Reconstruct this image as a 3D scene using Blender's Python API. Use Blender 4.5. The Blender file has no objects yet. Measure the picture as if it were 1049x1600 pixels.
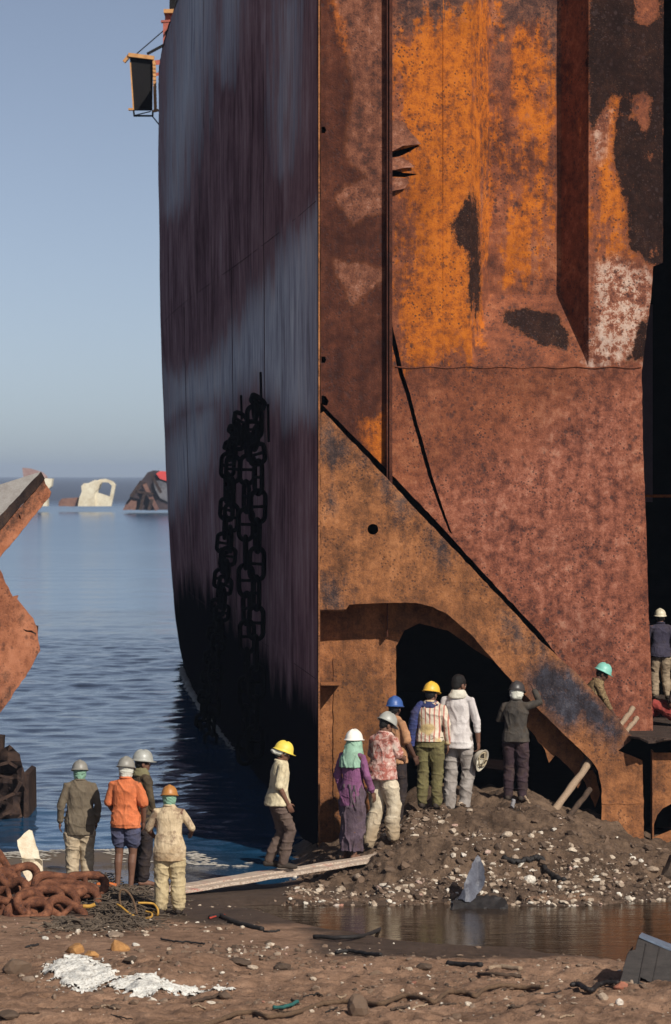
import bpy, bmesh, math, random
import numpy as np
from mathutils import Vector, Matrix, Quaternion, noise as mnoise
from mathutils.geometry import delaunay_2d_cdt

random.seed(7)
RNG = np.random.default_rng(7)
scene = bpy.context.scene
COL = scene.collection
rad = math.radians

# ------------------------------------------------------------------ camera model (photo pixels of a 1049 x 1600 frame)
F, CX, VH, CAM_Z = 5000.0, 524.5, 741.0, 5.6

def P(u, v, Y):
    return ((u - CX) / F * Y, Y, CAM_Z - (v - VH) / F * Y)

def X_at(u, Y):
    return (u - CX) / F * Y

SUN_AZ, SUN_EL = rad(34), rad(36)
SUN_DIR = Vector((math.sin(SUN_AZ) * math.cos(SUN_EL), -math.cos(SUN_AZ) * math.cos(SUN_EL), math.sin(SUN_EL)))

# ------------------------------------------------------------------ numpy noise
def _hash(ix, iy, seed):
    h = (ix.astype(np.int64) * 374761393 + iy.astype(np.int64) * 668265263 + seed * 1442695041) & 0xFFFFFFFF
    h = ((h ^ (h >> 13)) * 1274126177) & 0xFFFFFFFF
    h = h ^ (h >> 16)
    return (h & 0xFFFF) / 65535.0

def vnoise(x, y, seed=0):
    x = np.asarray(x, float); y = np.asarray(y, float)
    ix = np.floor(x); iy = np.floor(y)
    fx = x - ix; fy = y - iy
    fx = fx * fx * fx * (fx * (fx * 6 - 15) + 10); fy = fy * fy * fy * (fy * (fy * 6 - 15) + 10)
    a = _hash(ix, iy, seed); b = _hash(ix + 1, iy, seed); c = _hash(ix, iy + 1, seed); d = _hash(ix + 1, iy + 1, seed)
    return (a * (1 - fx) + b * fx) * (1 - fy) + (c * (1 - fx) + d * fx) * fy - 0.5

def fbm(x, y, scale, octv=4, seed=0, gain=0.5):
    x = np.asarray(x, float) * scale; y = np.asarray(y, float) * scale
    s = 0; a = 1.0
    for o in range(octv):
        s = s + a * vnoise(x * (2 ** o) + 17.3 * o, y * (2 ** o) - 9.1 * o, seed + o)
        a *= gain
    return s

def sstep(a, b, x):
    t = np.clip((np.asarray(x, float) - a) / (b - a), 0, 1)
    return t * t * (3 - 2 * t)

def poly_sdf(pts, poly):
    """signed distance (negative inside) of points to a polygon"""
    pts = np.asarray(pts, float); poly = np.asarray(poly, float)
    d2 = np.full(len(pts), 1e18); inside = np.zeros(len(pts), bool)
    n = len(poly)
    for i in range(n):
        a = poly[i]; b = poly[(i + 1) % n]
        e = b - a; w = pts - a
        t = np.clip((w @ e) / max(e @ e, 1e-12), 0, 1)
        q = w - t[:, None] * e
        d2 = np.minimum(d2, (q * q).sum(1))
        cond = ((a[1] > pts[:, 1]) != (b[1] > pts[:, 1]))
        den = (b[1] - a[1]) if abs(b[1] - a[1]) > 1e-12 else 1e-12
        xin = (b[0] - a[0]) * (pts[:, 1] - a[1]) / den + a[0]
        inside ^= cond & (pts[:, 0] < xin)
    d = np.sqrt(d2)
    return np.where(inside, -d, d)

def multi_sdf(pts, polys, holes=()):
    d = np.full(len(pts), 1e9)
    for p in polys: d = np.minimum(d, poly_sdf(pts, p))
    for p in holes: d = np.maximum(d, -poly_sdf(pts, p))
    return d

# ------------------------------------------------------------------ object helpers
def tag(o, label=None, cat=None, group=None, kind=None):
    if label: o['label'] = label
    if cat: o['category'] = cat
    if group: o['group'] = group
    if kind: o['kind'] = kind
    return o

def mk(name, verts, faces, mat=None, parent=None, smooth=False):
    me = bpy.data.meshes.new(name)
    me.from_pydata([tuple(v) for v in verts], [], [tuple(f) for f in faces])
    if smooth: me.shade_smooth()
    me.update()
    o = bpy.data.objects.new(name, me)
    COL.objects.link(o)
    if mat: me.materials.append(mat)
    if parent is not None: o.parent = parent
    return o

def empty(name, loc=(0, 0, 0), rz=0.0):
    o = bpy.data.objects.new(name, None)
    COL.objects.link(o); o.location = loc; o.rotation_euler = (0, 0, rz)
    o.empty_display_size = 0.1
    return o

def parent_keep(child, par):
    """child built in world space, parented to an Empty that sits elsewhere"""
    child.parent = par
    child.matrix_parent_inverse = Matrix.LocRotScale(par.location, par.rotation_euler, par.scale).inverted()
    return child

def set_attr(o, name, vals):
    a = o.data.attributes.new(name, 'FLOAT', 'POINT')
    a.data.foreach_set('value', np.asarray(vals, np.float32))

def copy_tree(o, parent=None):
    c = o.copy(); COL.objects.link(c); c.parent = parent
    for ch in list(o.children): copy_tree(ch, c)
    return c

class MB:
    def __init__(s): s.v = []; s.f = []
    def add(s, vs, fs):
        b = len(s.v); s.v += [tuple(x) for x in vs]; s.f += [tuple(i + b for i in f) for f in fs]
        return s
    def box(s, c, size, rot=None):
        hx, hy, hz = [k / 2 for k in size]
        vs = [Vector((x, y, z)) for x in (-hx, hx) for y in (-hy, hy) for z in (-hz, hz)]
        if rot is not None: vs = [rot @ v for v in vs]
        vs = [v + Vector(c) for v in vs]
        return s.add(vs, [(0, 1, 3, 2), (4, 6, 7, 5), (0, 4, 5, 1), (2, 3, 7, 6), (0, 2, 6, 4), (1, 5, 7, 3)])
    def bar(s, a, b, w, h, up=(0, 0, 1)):
        a = Vector(a); b = Vector(b); d = (b - a); L = d.length; d.normalize()
        up = Vector(up); x = d.cross(up)
        if x.length < 1e-4: x = d.cross(Vector((1, 0, 0)))
        x.normalize(); z = x.cross(d)
        R = Matrix((x, d, z)).transposed()
        return s.box((a + b) / 2, (w, L, h), R)
    def tube(s, pts, rr, n=10, closed=False, sx=1.0, sy=1.0, ref=None):
        pts = [Vector(p) for p in pts]
        if not hasattr(rr, '__len__'): rr = [rr] * len(pts)
        m = len(pts); rings = []
        t0 = None; nx = None
        for i in range(m):
            if closed: t = pts[(i + 1) % m] - pts[i - 1]
            else: t = pts[min(i + 1, m - 1)] - pts[max(i - 1, 0)]
            if t.length < 1e-9: t = Vector((0, 0, 1))
            t.normalize()
            if nx is None:
                r = Vector(ref) if ref else (Vector((1, 0, 0)) if abs(t.x) < 0.8 else Vector((0, 1, 0)))
                nx = (r - t * r.dot(t)).normalized()
            else:
                nx = t0.rotation_difference(t) @ nx
                nx = (nx - t * nx.dot(t)).normalized()
            t0 = t; ny = t.cross(nx)
            rings.append([pts[i] + nx * (math.cos(2 * math.pi * k / n) * rr[i] * sx) + ny * (math.sin(2 * math.pi * k / n) * rr[i] * sy) for k in range(n)])
        vs = [p for r in rings for p in r]; fs = []
        rng = m if closed else m - 1
        for i in range(rng):
            j = (i + 1) % m
            for k in range(n):
                fs.append((i * n + k, i * n + (k + 1) % n, j * n + (k + 1) % n, j * n + k))
        if not closed:
            fs.append(tuple(reversed(range(n)))); fs.append(tuple((m - 1) * n + k for k in range(n)))
        return s.add(vs, fs)
    def capsule(s, pts, rr, n=12):
        """tube with rounded ends"""
        pts = [Vector(p) for p in pts]
        a = (pts[0] - pts[1]).normalized(); b = (pts[-1] - pts[-2]).normalized()
        P0 = [pts[0] + a * rr[0] * math.sin(t) for t in (1.45, 1.0, 0.5)]; R0 = [rr[0] * math.cos(t) for t in (1.45, 1.0, 0.5)]
        P1 = [pts[-1] + b * rr[-1] * math.sin(t) for t in (0.5, 1.0, 1.45)]; R1 = [rr[-1] * math.cos(t) for t in (0.5, 1.0, 1.45)]
        return s.tube(P0 + pts + P1, R0 + list(rr) + R1, n)
    def ell(s, c, r, rot=None, nu=14, nv=9):
        vs = []; c = Vector(c)
        for j in range(1, nv):
            ph = math.pi * j / nv
            for i in range(nu):
                th = 2 * math.pi * i / nu
                p = Vector((r[0] * math.sin(ph) * math.cos(th), r[1] * math.sin(ph) * math.sin(th), r[2] * math.cos(ph)))
                vs.append((rot @ p if rot is not None else p) + c)
        top = Vector((0, 0, r[2])); bot = -top
        if rot is not None: top = rot @ top; bot = rot @ bot
        vs += [top + c, bot + c]
        fs = []
        for j in range(nv - 2):
            for i in range(nu):
                fs.append((j * nu + i, (j + 1) * nu + i, (j + 1) * nu + (i + 1) % nu, j * nu + (i + 1) % nu))
        T = (nv - 1) * nu
        for i in range(nu):
            fs.append((T, i, (i + 1) % nu)); fs.append((T + 1, (nv - 2) * nu + (i + 1) % nu, (nv - 2) * nu + i))
        return s.add(vs, fs)
    def loft(s, rings):
        n = len(rings[0]); vs = [p for r in rings for p in r]; fs = []
        for i in range(len(rings) - 1):
            for k in range(n):
                fs.append((i * n + k, i * n + (k + 1) % n, (i + 1) * n + (k + 1) % n, (i + 1) * n + k))
        fs.append(tuple(reversed(range(n)))); fs.append(tuple((len(rings) - 1) * n + k for k in range(n)))
        return s.add(vs, fs)
    def build(s, name, mat=None, parent=None, smooth=False):
        return mk(name, s.v, s.f, mat, parent, smooth)

def ring(c, rx, ry, n=20, tilt=None, power=2.0):
    c = Vector(c); out = []
    for k in range(n):
        a = 2 * math.pi * k / n; ca, sa = math.cos(a), math.sin(a)
        x = rx * math.copysign(abs(ca) ** (2 / power), ca); y = ry * math.copysign(abs(sa) ** (2 / power), sa)
        p = Vector((x, y, 0))
        if tilt is not None: p = tilt @ p
        out.append(c + p)
    return out

def catmull(pts, per=6, closed=False):
    pts = [Vector(p) for p in pts]; out = []; n = len(pts)
    rng = n if closed else n - 1
    for i in range(rng):
        if closed: a, b, c, d = pts[i - 1], pts[i], pts[(i + 1) % n], pts[(i + 2) % n]
        else: a, b, c, d = pts[max(i - 1, 0)], pts[i], pts[i + 1], pts[min(i + 2, n - 1)]
        for k in range(per):
            t = k / per
            out.append(0.5 * ((2 * b) + (c - a) * t + (2 * a - 5 * b + 4 * c - d) * t * t + (3 * b - a - 3 * c + d) * t ** 3))
    if not closed: out.append(pts[-1])
    return out

def remeshed(mb, voxel, smooth_it=3):
    """union of closed volumes -> one continuous surface (verts, faces)"""
    me = bpy.data.meshes.new('tmp'); me.from_pydata(mb.v, [], mb.f)
    o = bpy.data.objects.new('tmp', me); COL.objects.link(o)
    m = o.modifiers.new('r', 'REMESH'); m.mode = 'VOXEL'; m.voxel_size = voxel
    if smooth_it:
        sm = o.modifiers.new('s', 'SMOOTH'); sm.factor = 0.5; sm.iterations = smooth_it
    dg = bpy.context.evaluated_depsgraph_get()
    res = bpy.data.meshes.new_from_object(o.evaluated_get(dg))
    bpy.data.objects.remove(o); bpy.data.meshes.remove(me)
    return res

def obj_from(me, name, mat, parent=None):
    me.name = name; me.materials.clear(); me.materials.append(mat); me.shade_smooth()
    o = bpy.data.objects.new(name, me); COL.objects.link(o)
    if parent is not None: o.parent = parent
    return o

# ------------------------------------------------------------------ materials
class NT:
    def __init__(s, name):
        s.m = bpy.data.materials.new(name); s.m.use_nodes = True
        s.t = s.m.node_tree; s.t.nodes.clear()
        s.out = s.t.nodes.new('ShaderNodeOutputMaterial')
        s.b = s.t.nodes.new('ShaderNodeBsdfPrincipled')
        s.t.links.new(s.b.outputs[0], s.out.inputs[0])
        s.co = s.t.nodes.new('ShaderNodeTexCoord').outputs['Object']
    def n(s, typ, ins=None, **kw):
        nd = s.t.nodes.new(typ)
        for k, v in kw.items(): setattr(nd, k, v)
        for k, v in (ins or {}).items(): s.set(nd.inputs[k], v)
        return nd
    def set(s, sock, v):
        if isinstance(v, bpy.types.NodeSocket): s.t.links.new(v, sock)
        else:
            if hasattr(sock.default_value, '__len__') and not isinstance(v, (int, float)) and len(sock.default_value) == 4 and len(v) == 3: v = (*v, 1)
            sock.default_value = v
    def map(s, scale=(1, 1, 1), loc=(0, 0, 0), rot=(0, 0, 0), src=None):
        return s.n('ShaderNodeMapping', {'Vector': src or s.co, 'Scale': scale, 'Location': loc, 'Rotation': rot}).outputs[0]
    def noise(s, scale, detail=4, rough=0.55, vec=None, dist=0.0):
        return s.n('ShaderNodeTexNoise', {'Vector': vec or s.co, 'Scale': scale, 'Detail': detail, 'Roughness': rough, 'Distortion': dist}).outputs['Fac']
    def voro(s, scale, vec=None, feature='F1', out='Distance', rnd=1.0):
        return s.n('ShaderNodeTexVoronoi', {'Vector': vec or s.co, 'Scale': scale, 'Randomness': rnd}, feature=feature).outputs[out]
    def ramp(s, fac, stops, interp='LINEAR'):
        r = s.n('ShaderNodeValToRGB', {'Fac': fac}); cr = r.color_ramp; cr.interpolation = interp
        while len(cr.elements) < len(stops): cr.elements.new(0.5)
        for e, (p, c) in zip(cr.elements, stops):
            e.position = p; e.color = (*c, 1) if len(c) == 3 else c
        return r.outputs[0]
    def rng(s, v, a, b, c=0.0, d=1.0, smooth=False):
        return s.n('ShaderNodeMapRange', {'Value': v, 'From Min': a, 'From Max': b, 'To Min': c, 'To Max': d},
                   interpolation_type='SMOOTHSTEP' if smooth else 'LINEAR').outputs[0]
    def math(s, op, a, b=0.0, c=0.0):
        nd = s.n('ShaderNodeMath', operation=op); s.set(nd.inputs[0], a); s.set(nd.inputs[1], b)
        if op in ('MULTIPLY_ADD',): s.set(nd.inputs[2], c)
        return nd.outputs[0]
    def mix(s, fac, a, b, blend='MIX'):
        nd = s.n('ShaderNodeMix', data_type='RGBA', blend_type=blend)
        s.set(nd.inputs[0], fac); s.set(nd.inputs[6], a); s.set(nd.inputs[7], b)
        return nd.outputs[2]
    def attr(s, name):
        return s.n('ShaderNodeAttribute', attribute_name=name).outputs['Fac']
    def bump(s, h, strength=0.5, dist=0.02, nrm=None):
        ins = {'Height': h, 'Strength': strength, 'Distance': dist}
        if nrm is not None: ins['Normal'] = nrm
        return s.n('ShaderNodeBump', ins).outputs[0]
    def fin(s, color, rough=0.8, normal=None, metal=0.0, spec=0.5):
        s.set(s.b.inputs['Base Color'], color); s.set(s.b.inputs['Roughness'], rough)
        s.set(s.b.inputs['Metallic'], metal); s.set(s.b.inputs['Specular IOR Level'], spec)
        if normal is not None: s.set(s.b.inputs['Normal'], normal)
        return s.m

def rust(name, stops, masks=(), speck=0.5, speck_col=(0.045, 0.028, 0.028), light_col=(0.30, 0.19, 0.13), light=0.35, rough=0.85,
         streak=0.35, bump=0.5, scale=1.0, spec=0.12):
    """layered rusty steel. masks = [(attribute, stops or colour, soft, wobble)]; the attribute is a signed distance in metres, negative inside"""
    m = NT(name)
    big = m.noise(1.3 * scale, 6, 0.62); mid = m.noise(7.0 * scale, 5, 0.65, vec=m.map(loc=(2, 5, 7)))
    st = m.noise(6.0, 5, 0.62, vec=m.map((1, 1, 0.10))); fine = m.noise(42 * scale, 4, 0.7)
    C = lambda x, k: m.math('MULTIPLY', m.math('SUBTRACT', x, 0.5), k)
    f = m.math('ADD', m.math('ADD', C(big, 1.5 * (1 - streak)), C(st, 2.2 * streak)), m.math('ADD', C(mid, 1.1), C(fine, 0.7)))
    f = m.math('ADD', f, 0.5)
    g = m.math('ADD', m.math('ADD', C(mid, 1.6), C(fine, 0.9)), m.math('ADD', C(st, 0.7), m.math('ADD', C(big, 0.7), 0.5)))
    col = m.ramp(f, stops)
    wob1 = m.noise(11.0, 7, 0.74); wob2 = m.noise(3.0, 5, 0.62, vec=m.map((1.6, 1.6, 0.30)))
    for an, mc, soft, wob in masks:
        a = m.attr(an)
        a = m.math('ADD', a, C(wob1, wob)); a = m.math('ADD', a, C(wob2, wob * 1.3)); a = m.math('ADD', a, C(fine, wob * 0.5))
        fac = m.rng(a, soft, -soft)
        if soft < 0.02:      # thick old coating: rust bleeding out from under its broken edge, small chips missing from it
            chip = m.rng(m.noise(24.0, 3, 0.7, vec=m.map(loc=(6, 6, 1))), 0.66, 0.70)
            col = m.mix(m.rng(a, 0.055, 0.0, 0, 0.8), col, (0.13, 0.045, 0.020))
            fac = m.math('MULTIPLY', fac, m.math('SUBTRACT', 1.0, m.math('MULTIPLY', chip, m.rng(a, -0.28, -0.05))))
        if isinstance(mc[0], (tuple, list)) and isinstance(mc[0][1], (tuple, list)): mcol = m.ramp(g, mc)
        else: mcol = mc
        col = m.mix(fac, col, mcol)
    # broad darker blotches
    blot = m.rng(m.noise(0.8, 6, 0.68, vec=m.map(loc=(9, 3, 5))), 0.50, 0.66)
    col = m.mix(m.math('MULTIPLY', blot, 0.42), col, m.mix(1.0, col, (0.36, 0.36, 0.42), 'MULTIPLY'))
    # run-down stains
    run = m.rng(m.noise(9.0, 4, 0.6, vec=m.map((1, 1, 0.045), (4, 0, 1))), 0.54, 0.70)
    col = m.mix(m.math('MULTIPLY', run, 0.16), col, m.mix(1.0, col, (0.45, 0.36, 0.36), 'MULTIPLY'))
    # dark pits and pale scabs
    v1 = m.voro(19 * scale, vec=None); v2 = m.voro(8.5 * scale, vec=m.map((1, 1, 0.8), (3, 1, 2)))
    pit = m.math('MULTIPLY', m.rng(m.math('ADD', v1, C(fine, 0.35)), 0.36, 0.20), m.rng(m.noise(2.2, 5, 0.65, vec=m.map(loc=(5, 2, 1))), 0.42, 0.60))
    pit2 = m.math('MULTIPLY', m.rng(m.math('ADD', v2, C(mid, 0.45)), 0.30, 0.14), m.rng(m.noise(1.5, 5, 0.65, vec=m.map(loc=(1, 7, 4))), 0.45, 0.60))
    pit = m.math('MAXIMUM', pit, pit2)
    col = m.mix(m.math('MULTIPLY', pit, speck), col, speck_col)
    scab = m.math('MULTIPLY', m.rng(m.noise(50 * scale, 3, 0.6, vec=m.map(loc=(2, 9, 3))), 0.60, 0.70), m.rng(big, 0.40, 0.55))
    col = m.mix(m.math('MULTIPLY', scab, light), col, light_col)
    h = m.math('ADD', m.math('MULTIPLY', fine, 0.5), m.math('ADD', m.math('MULTIPLY', big, 1.2), m.math('MULTIPLY', mid, 0.6)))
    h = m.math('SUBTRACT', h, m.math('MULTIPLY', pit, 0.5))
    return m.fin(col, m.rng(fine, 0.3, 0.7, rough - 0.12, min(1, rough + 0.1)), m.bump(h, bump, 0.022), spec=spec)

def simple(name, c1, c2=None, scale=8.0, rough=0.7, bump=0.2, spec=0.3, metal=0.0, stretch=(1, 1, 1), dist=0.01):
    m = NT(name); c2 = c2 or tuple(k * 0.65 for k in c1)
    nz = m.noise(scale, 5, 0.6, vec=m.map(stretch)); fine = m.noise(scale * 8, 3, 0.6, vec=m.map(stretch))
    f = m.math('ADD', m.math('MULTIPLY', nz, 0.7), m.math('MULTIPLY', fine, 0.3))
    return m.fin(m.ramp(f, [(0.32, c2), (0.66, c1)]), rough, m.bump(fine, bump, dist), metal, spec)

def cloth(name, c, c2=None, kind='plain', dirt=(0.08, 0.055, 0.035), dirt_amt=0.35, c3=None, low=None):
    m = NT(name); c2 = c2 or tuple(k * 0.75 for k in c)
    n1 = m.noise(7, 5, 0.6); n2 = m.noise(60, 3, 0.6)
    if kind == 'plain':
        col = m.mix(m.rng(n1, 0.35, 0.65), c2, c)
    elif kind == 'stripe':
        w = m.n('ShaderNodeTexWave', {'Vector': m.map((1, 0.35, 0.02)), 'Scale': 5.2, 'Distortion': 1.2, 'Detail': 1.0}, wave_type='BANDS', bands_direction='X').outputs['Fac']
        col = m.mix(m.rng(w, 0.68, 0.90), c, c2)
        if c3: col = m.mix(m.rng(m.noise(3.2, 2), 0.52, 0.6), col, c3)
    elif kind == 'print':
        w = m.noise(16, 4, 0.7, dist=0.6)
        col = m.mix(m.rng(w, 0.44, 0.56), c, c2)
        if c3: col = m.mix(m.rng(m.noise(7, 3, vec=m.map(loc=(4, 1, 2))), 0.55, 0.66), col, c3)
    elif kind == 'camo':
        col = m.ramp(m.noise(14, 3, 0.6, dist=0.8), [(0.40, c), (0.5, c2), (0.6, c3 or c)], 'CONSTANT')
    d = m.rng(m.noise(5.5, 7, 0.72, vec=m.map(loc=(3, 3, 8))), 0.49, 0.64)
    col = m.mix(m.math('MULTIPLY', d, dirt_amt), col, dirt)
    if low:      # grime that has soaked up from the hem: (z_low, z_high, colour)
        sep = m.n('ShaderNodeSeparateXYZ', {'Vector': m.co}).outputs['Z']
        z = m.math('ADD', sep, m.math('MULTIPLY', m.math('SUBTRACT', n1, 0.5), 0.35))
        col = m.mix(m.rng(z, low[1], low[0], 0, 0.8), col, low[2])
    h = m.math('ADD', m.math('MULTIPLY', m.noise(13, 5, 0.65, vec=m.map((1, 1, 0.5)), dist=0.8), 1.0), m.math('MULTIPLY', n2, 0.2))
    return m.fin(col, 0.92, m.bump(h, 0.5, 0.025), spec=0.1)
# ================================================================== plates cut to an outline
def inside(pts, outline, holes):
    k = poly_sdf(pts, outline) < 0
    for h in holes: k &= ~(poly_sdf(pts, h) < 0)
    return k

def densify(poly, step, jit=0.0, rg=None):
    out = []; n = len(poly)
    for i in range(n):
        a = np.array(poly[i], float); b = np.array(poly[(i + 1) % n], float)
        L = np.linalg.norm(b - a); k = max(1, int(L / step))
        d = (b - a) / max(L, 1e-6); nr = np.array((-d[1], d[0]))
        for j in range(k):
            p = a + (b - a) * j / k
            if jit and j: p = p + nr * (rg.random() - 0.5) * 2 * jit
            out.append(tuple(p))
    return out

def plate(name, outline, Y, thick, mat, parent=None, holes=(), creases=(), step=8.0, masks=None, wave=0.008, jit=0.0, seed=1, back=True, wscale=0.9):
    rg = np.random.default_rng(seed)
    ol = densify(outline, step, jit, rg); hl = [densify(h, step * 0.6, jit * 0.6, rg) for h in holes]
    cr = [densify(c, step) if len(c) > 2 else c for c in creases]
    us = np.array(ol); u0, v0 = us.min(0); u1, v1 = us.max(0)
    gu, gv = np.meshgrid(np.arange(u0 + step / 2, u1, step), np.arange(v0 + step / 2, v1, step))
    g = np.stack([gu.ravel(), gv.ravel()], 1)
    g += (rg.random(g.shape) - 0.5) * step * 0.35
    keep = poly_sdf(g, ol) < -step * 0.45
    for h in hl: keep &= poly_sdf(g, h) > step * 0.35
    for c in creases:
        c = np.array(c, float)
        for i in range(len(c) - 1):
            e = c[i + 1] - c[i]; w = g - c[i]; t = np.clip((w @ e) / (e @ e), 0, 1)
            keep &= np.linalg.norm(w - t[:, None] * e, axis=1) > step * 0.4
    g = g[keep]
    V = [Vector(p) for p in ol]; E = [(i, (i + 1) % len(ol)) for i in range(len(ol))]
    for h in hl:
        b = len(V); V += [Vector(p) for p in h]; E += [(b + i, b + (i + 1) % len(h)) for i in range(len(h))]
    for c in creases:
        c = [tuple(p) for p in c]; pts = []
        for i in range(len(c) - 1):
            a = np.array(c[i], float); e = np.array(c[i + 1], float); k = max(1, int(np.linalg.norm(e - a) / step))
            pts += [tuple(a + (e - a) * j / k) for j in range(k)]
        pts.append(c[-1]); b = len(V); V += [Vector(p) for p in pts]; E += [(b + i, b + i + 1) for i in range(len(pts) - 1)]
    V += [Vector(p) for p in g]
    rv, re, rf, *_ = delaunay_2d_cdt(V, E, [], 0, 1e-4)
    pv = np.array([(p[0], p[1]) for p in rv]); tri = np.array([f for f in rf if len(f) == 3], int)
    cen = pv[tri].mean(1); tri = tri[inside(cen, ol, hl)]
    a, b, c = pv[tri[:, 0]], pv[tri[:, 1]], pv[tri[:, 2]]
    ar = (b[:, 0] - a[:, 0]) * (c[:, 1] - a[:, 1]) - (c[:, 0] - a[:, 0]) * (b[:, 1] - a[:, 1])
    tri[ar > 0] = tri[ar > 0][:, ::-1]
    Yv = np.array([Y(p[0], p[1]) for p in pv]) if callable(Y) else np.full(len(pv), float(Y))
    if wave: Yv = Yv + wave * 2 * fbm(pv[:, 0] * 0.0094, pv[:, 1] * 0.0094, wscale, 3, seed)
    X = (pv[:, 0] - CX) / F * Yv; Z = CAM_Z - (pv[:, 1] - VH) / F * Yv
    front = np.stack([X, Yv, Z], 1); N = len(front)
    verts = [tuple(p) for p in front]; faces = [tuple(int(k) for k in t) for t in tri]
    if back:
        verts += [(x, y + thick, z) for x, y, z in front]
        faces += [tuple(int(k) + N for k in t[::-1]) for t in tri]
        cnt = {}
        for t in tri:
            for i in range(3):
                e = (int(t[i]), int(t[(i + 1) % 3])); cnt[e] = 1
        for (i, j) in list(cnt):
            if (j, i) not in cnt: faces.append((j, i, i + N, j + N))
    o = mk(name, verts, faces, mat, parent, smooth=True)
    o.data.set_sharp_from_angle(angle=rad(28))
    for an, (polys, hs) in (masks or {}).items():
        d = multi_sdf(pv, polys, hs) * 0.0094
        set_attr(o, an, np.concatenate([d, d]) if back else d)
    return o

# ================================================================== materials of the ship
R_RED = [(0.10, (0.062, 0.024, 0.018)), (0.36, (0.145, 0.050, 0.029)), (0.58, (0.235, 0.076, 0.038)), (0.88, (0.36, 0.14, 0.07))]
R_ORANGE = [(0.08, (0.10, 0.034, 0.018)), (0.30, (0.24, 0.068, 0.018)), (0.52, (0.41, 0.112, 0.016)), (0.75, (0.51, 0.148, 0.017)), (0.95, (0.40, 0.12, 0.035))]
R_GREY = [(0.12, (0.032, 0.022, 0.023)), (0.40, (0.085, 0.042, 0.034)), (0.62, (0.16, 0.074, 0.050)), (0.80, (0.30, 0.10, 0.04)), (0.95, (0.30, 0.20, 0.16))]
R_PINK = [(0.10, (0.06, 0.024, 0.021)), (0.34, (0.15, 0.052, 0.035)), (0.55, (0.255, 0.088, 0.054)), (0.72, (0.33, 0.128, 0.083)), (0.95, (0.42, 0.21, 0.14))]
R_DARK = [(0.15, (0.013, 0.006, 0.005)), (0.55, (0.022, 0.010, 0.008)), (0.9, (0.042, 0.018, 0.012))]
R_BROWN = [(0.1, (0.030, 0.012, 0.010)), (0.45, (0.068, 0.023, 0.015)), (0.7, (0.105, 0.036, 0.021)), (0.95, (0.17, 0.062, 0.033))]
R_ISLE = [(0.1, (0.06, 0.028, 0.022)), (0.4, (0.15, 0.058, 0.036)), (0.62, (0.22, 0.088, 0.052)), (0.9, (0.33, 0.17, 0.12))]
R_PALE = [(0.25, (0.12, 0.045, 0.032)), (0.46, (0.30, 0.115, 0.068)), (0.56, (0.46, 0.31, 0.24)), (0.9, (0.58, 0.45, 0.38))]
R_WEB = [(0.08, (0.070, 0.034, 0.020)), (0.36, (0.165, 0.070, 0.033)), (0.58, (0.28, 0.114, 0.047)), (0.9, (0.42, 0.185, 0.080))]
R_BLUE = [(0.10, (0.016, 0.013, 0.016)), (0.45, (0.030, 0.027, 0.034)), (0.75, (0.050, 0.049, 0.064)), (1.0, (0.09, 0.088, 0.105))]
R_SCRAP = [(0.1, (0.17, 0.058, 0.032)), (0.4, (0.32, 0.12, 0.062)), (0.62, (0.42, 0.165, 0.088)), (0.95, (0.48, 0.21, 0.12))]

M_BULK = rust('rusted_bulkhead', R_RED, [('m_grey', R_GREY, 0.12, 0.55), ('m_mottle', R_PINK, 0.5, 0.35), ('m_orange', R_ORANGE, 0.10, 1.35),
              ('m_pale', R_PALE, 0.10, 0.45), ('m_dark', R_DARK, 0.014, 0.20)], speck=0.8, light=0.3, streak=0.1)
M_STRIP = rust('rusted_shell_strip', R_BROWN, [('m_isle', R_ISLE, 0.014, 0.17), ('m_orange', R_ORANGE, 0.08, 0.35)], speck=0.6, light=0.2)
M_WEB = rust('rusted_web_plate', R_WEB, [('m_blue', R_BLUE, 0.14, 0.36), ('m_soot', [(0.3, (0.034, 0.025, 0.026)), (0.7, (0.10, 0.062, 0.052))], 0.16, 0.75)], speck=0.6, light=0.3, streak=0.25)
M_INNER = rust('rusted_inner_plate', R_WEB, speck=0.4)
M_INNER2 = rust('brown_rust_plate', [(0.25, (0.11, 0.05, 0.026)), (0.5, (0.19, 0.08, 0.034)), (0.75, (0.27, 0.115, 0.045))], speck=0.7)
M_HOLD = simple('shade_dark_hold_steel', (0.016, 0.010, 0.010), (0.006, 0.004, 0.004), 3, 0.95, spec=0.0)  # near-black colour stands in for the deep shade of the hold
M_EDGE = rust('torch_cut_edge', R_ORANGE, speck=0.3, light=0.2)
M_SOIL = simple('rusty_scale_soil', (0.085, 0.055, 0.042), (0.03, 0.019, 0.016), 5, 0.95, 0.8, dist=0.05)

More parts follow.
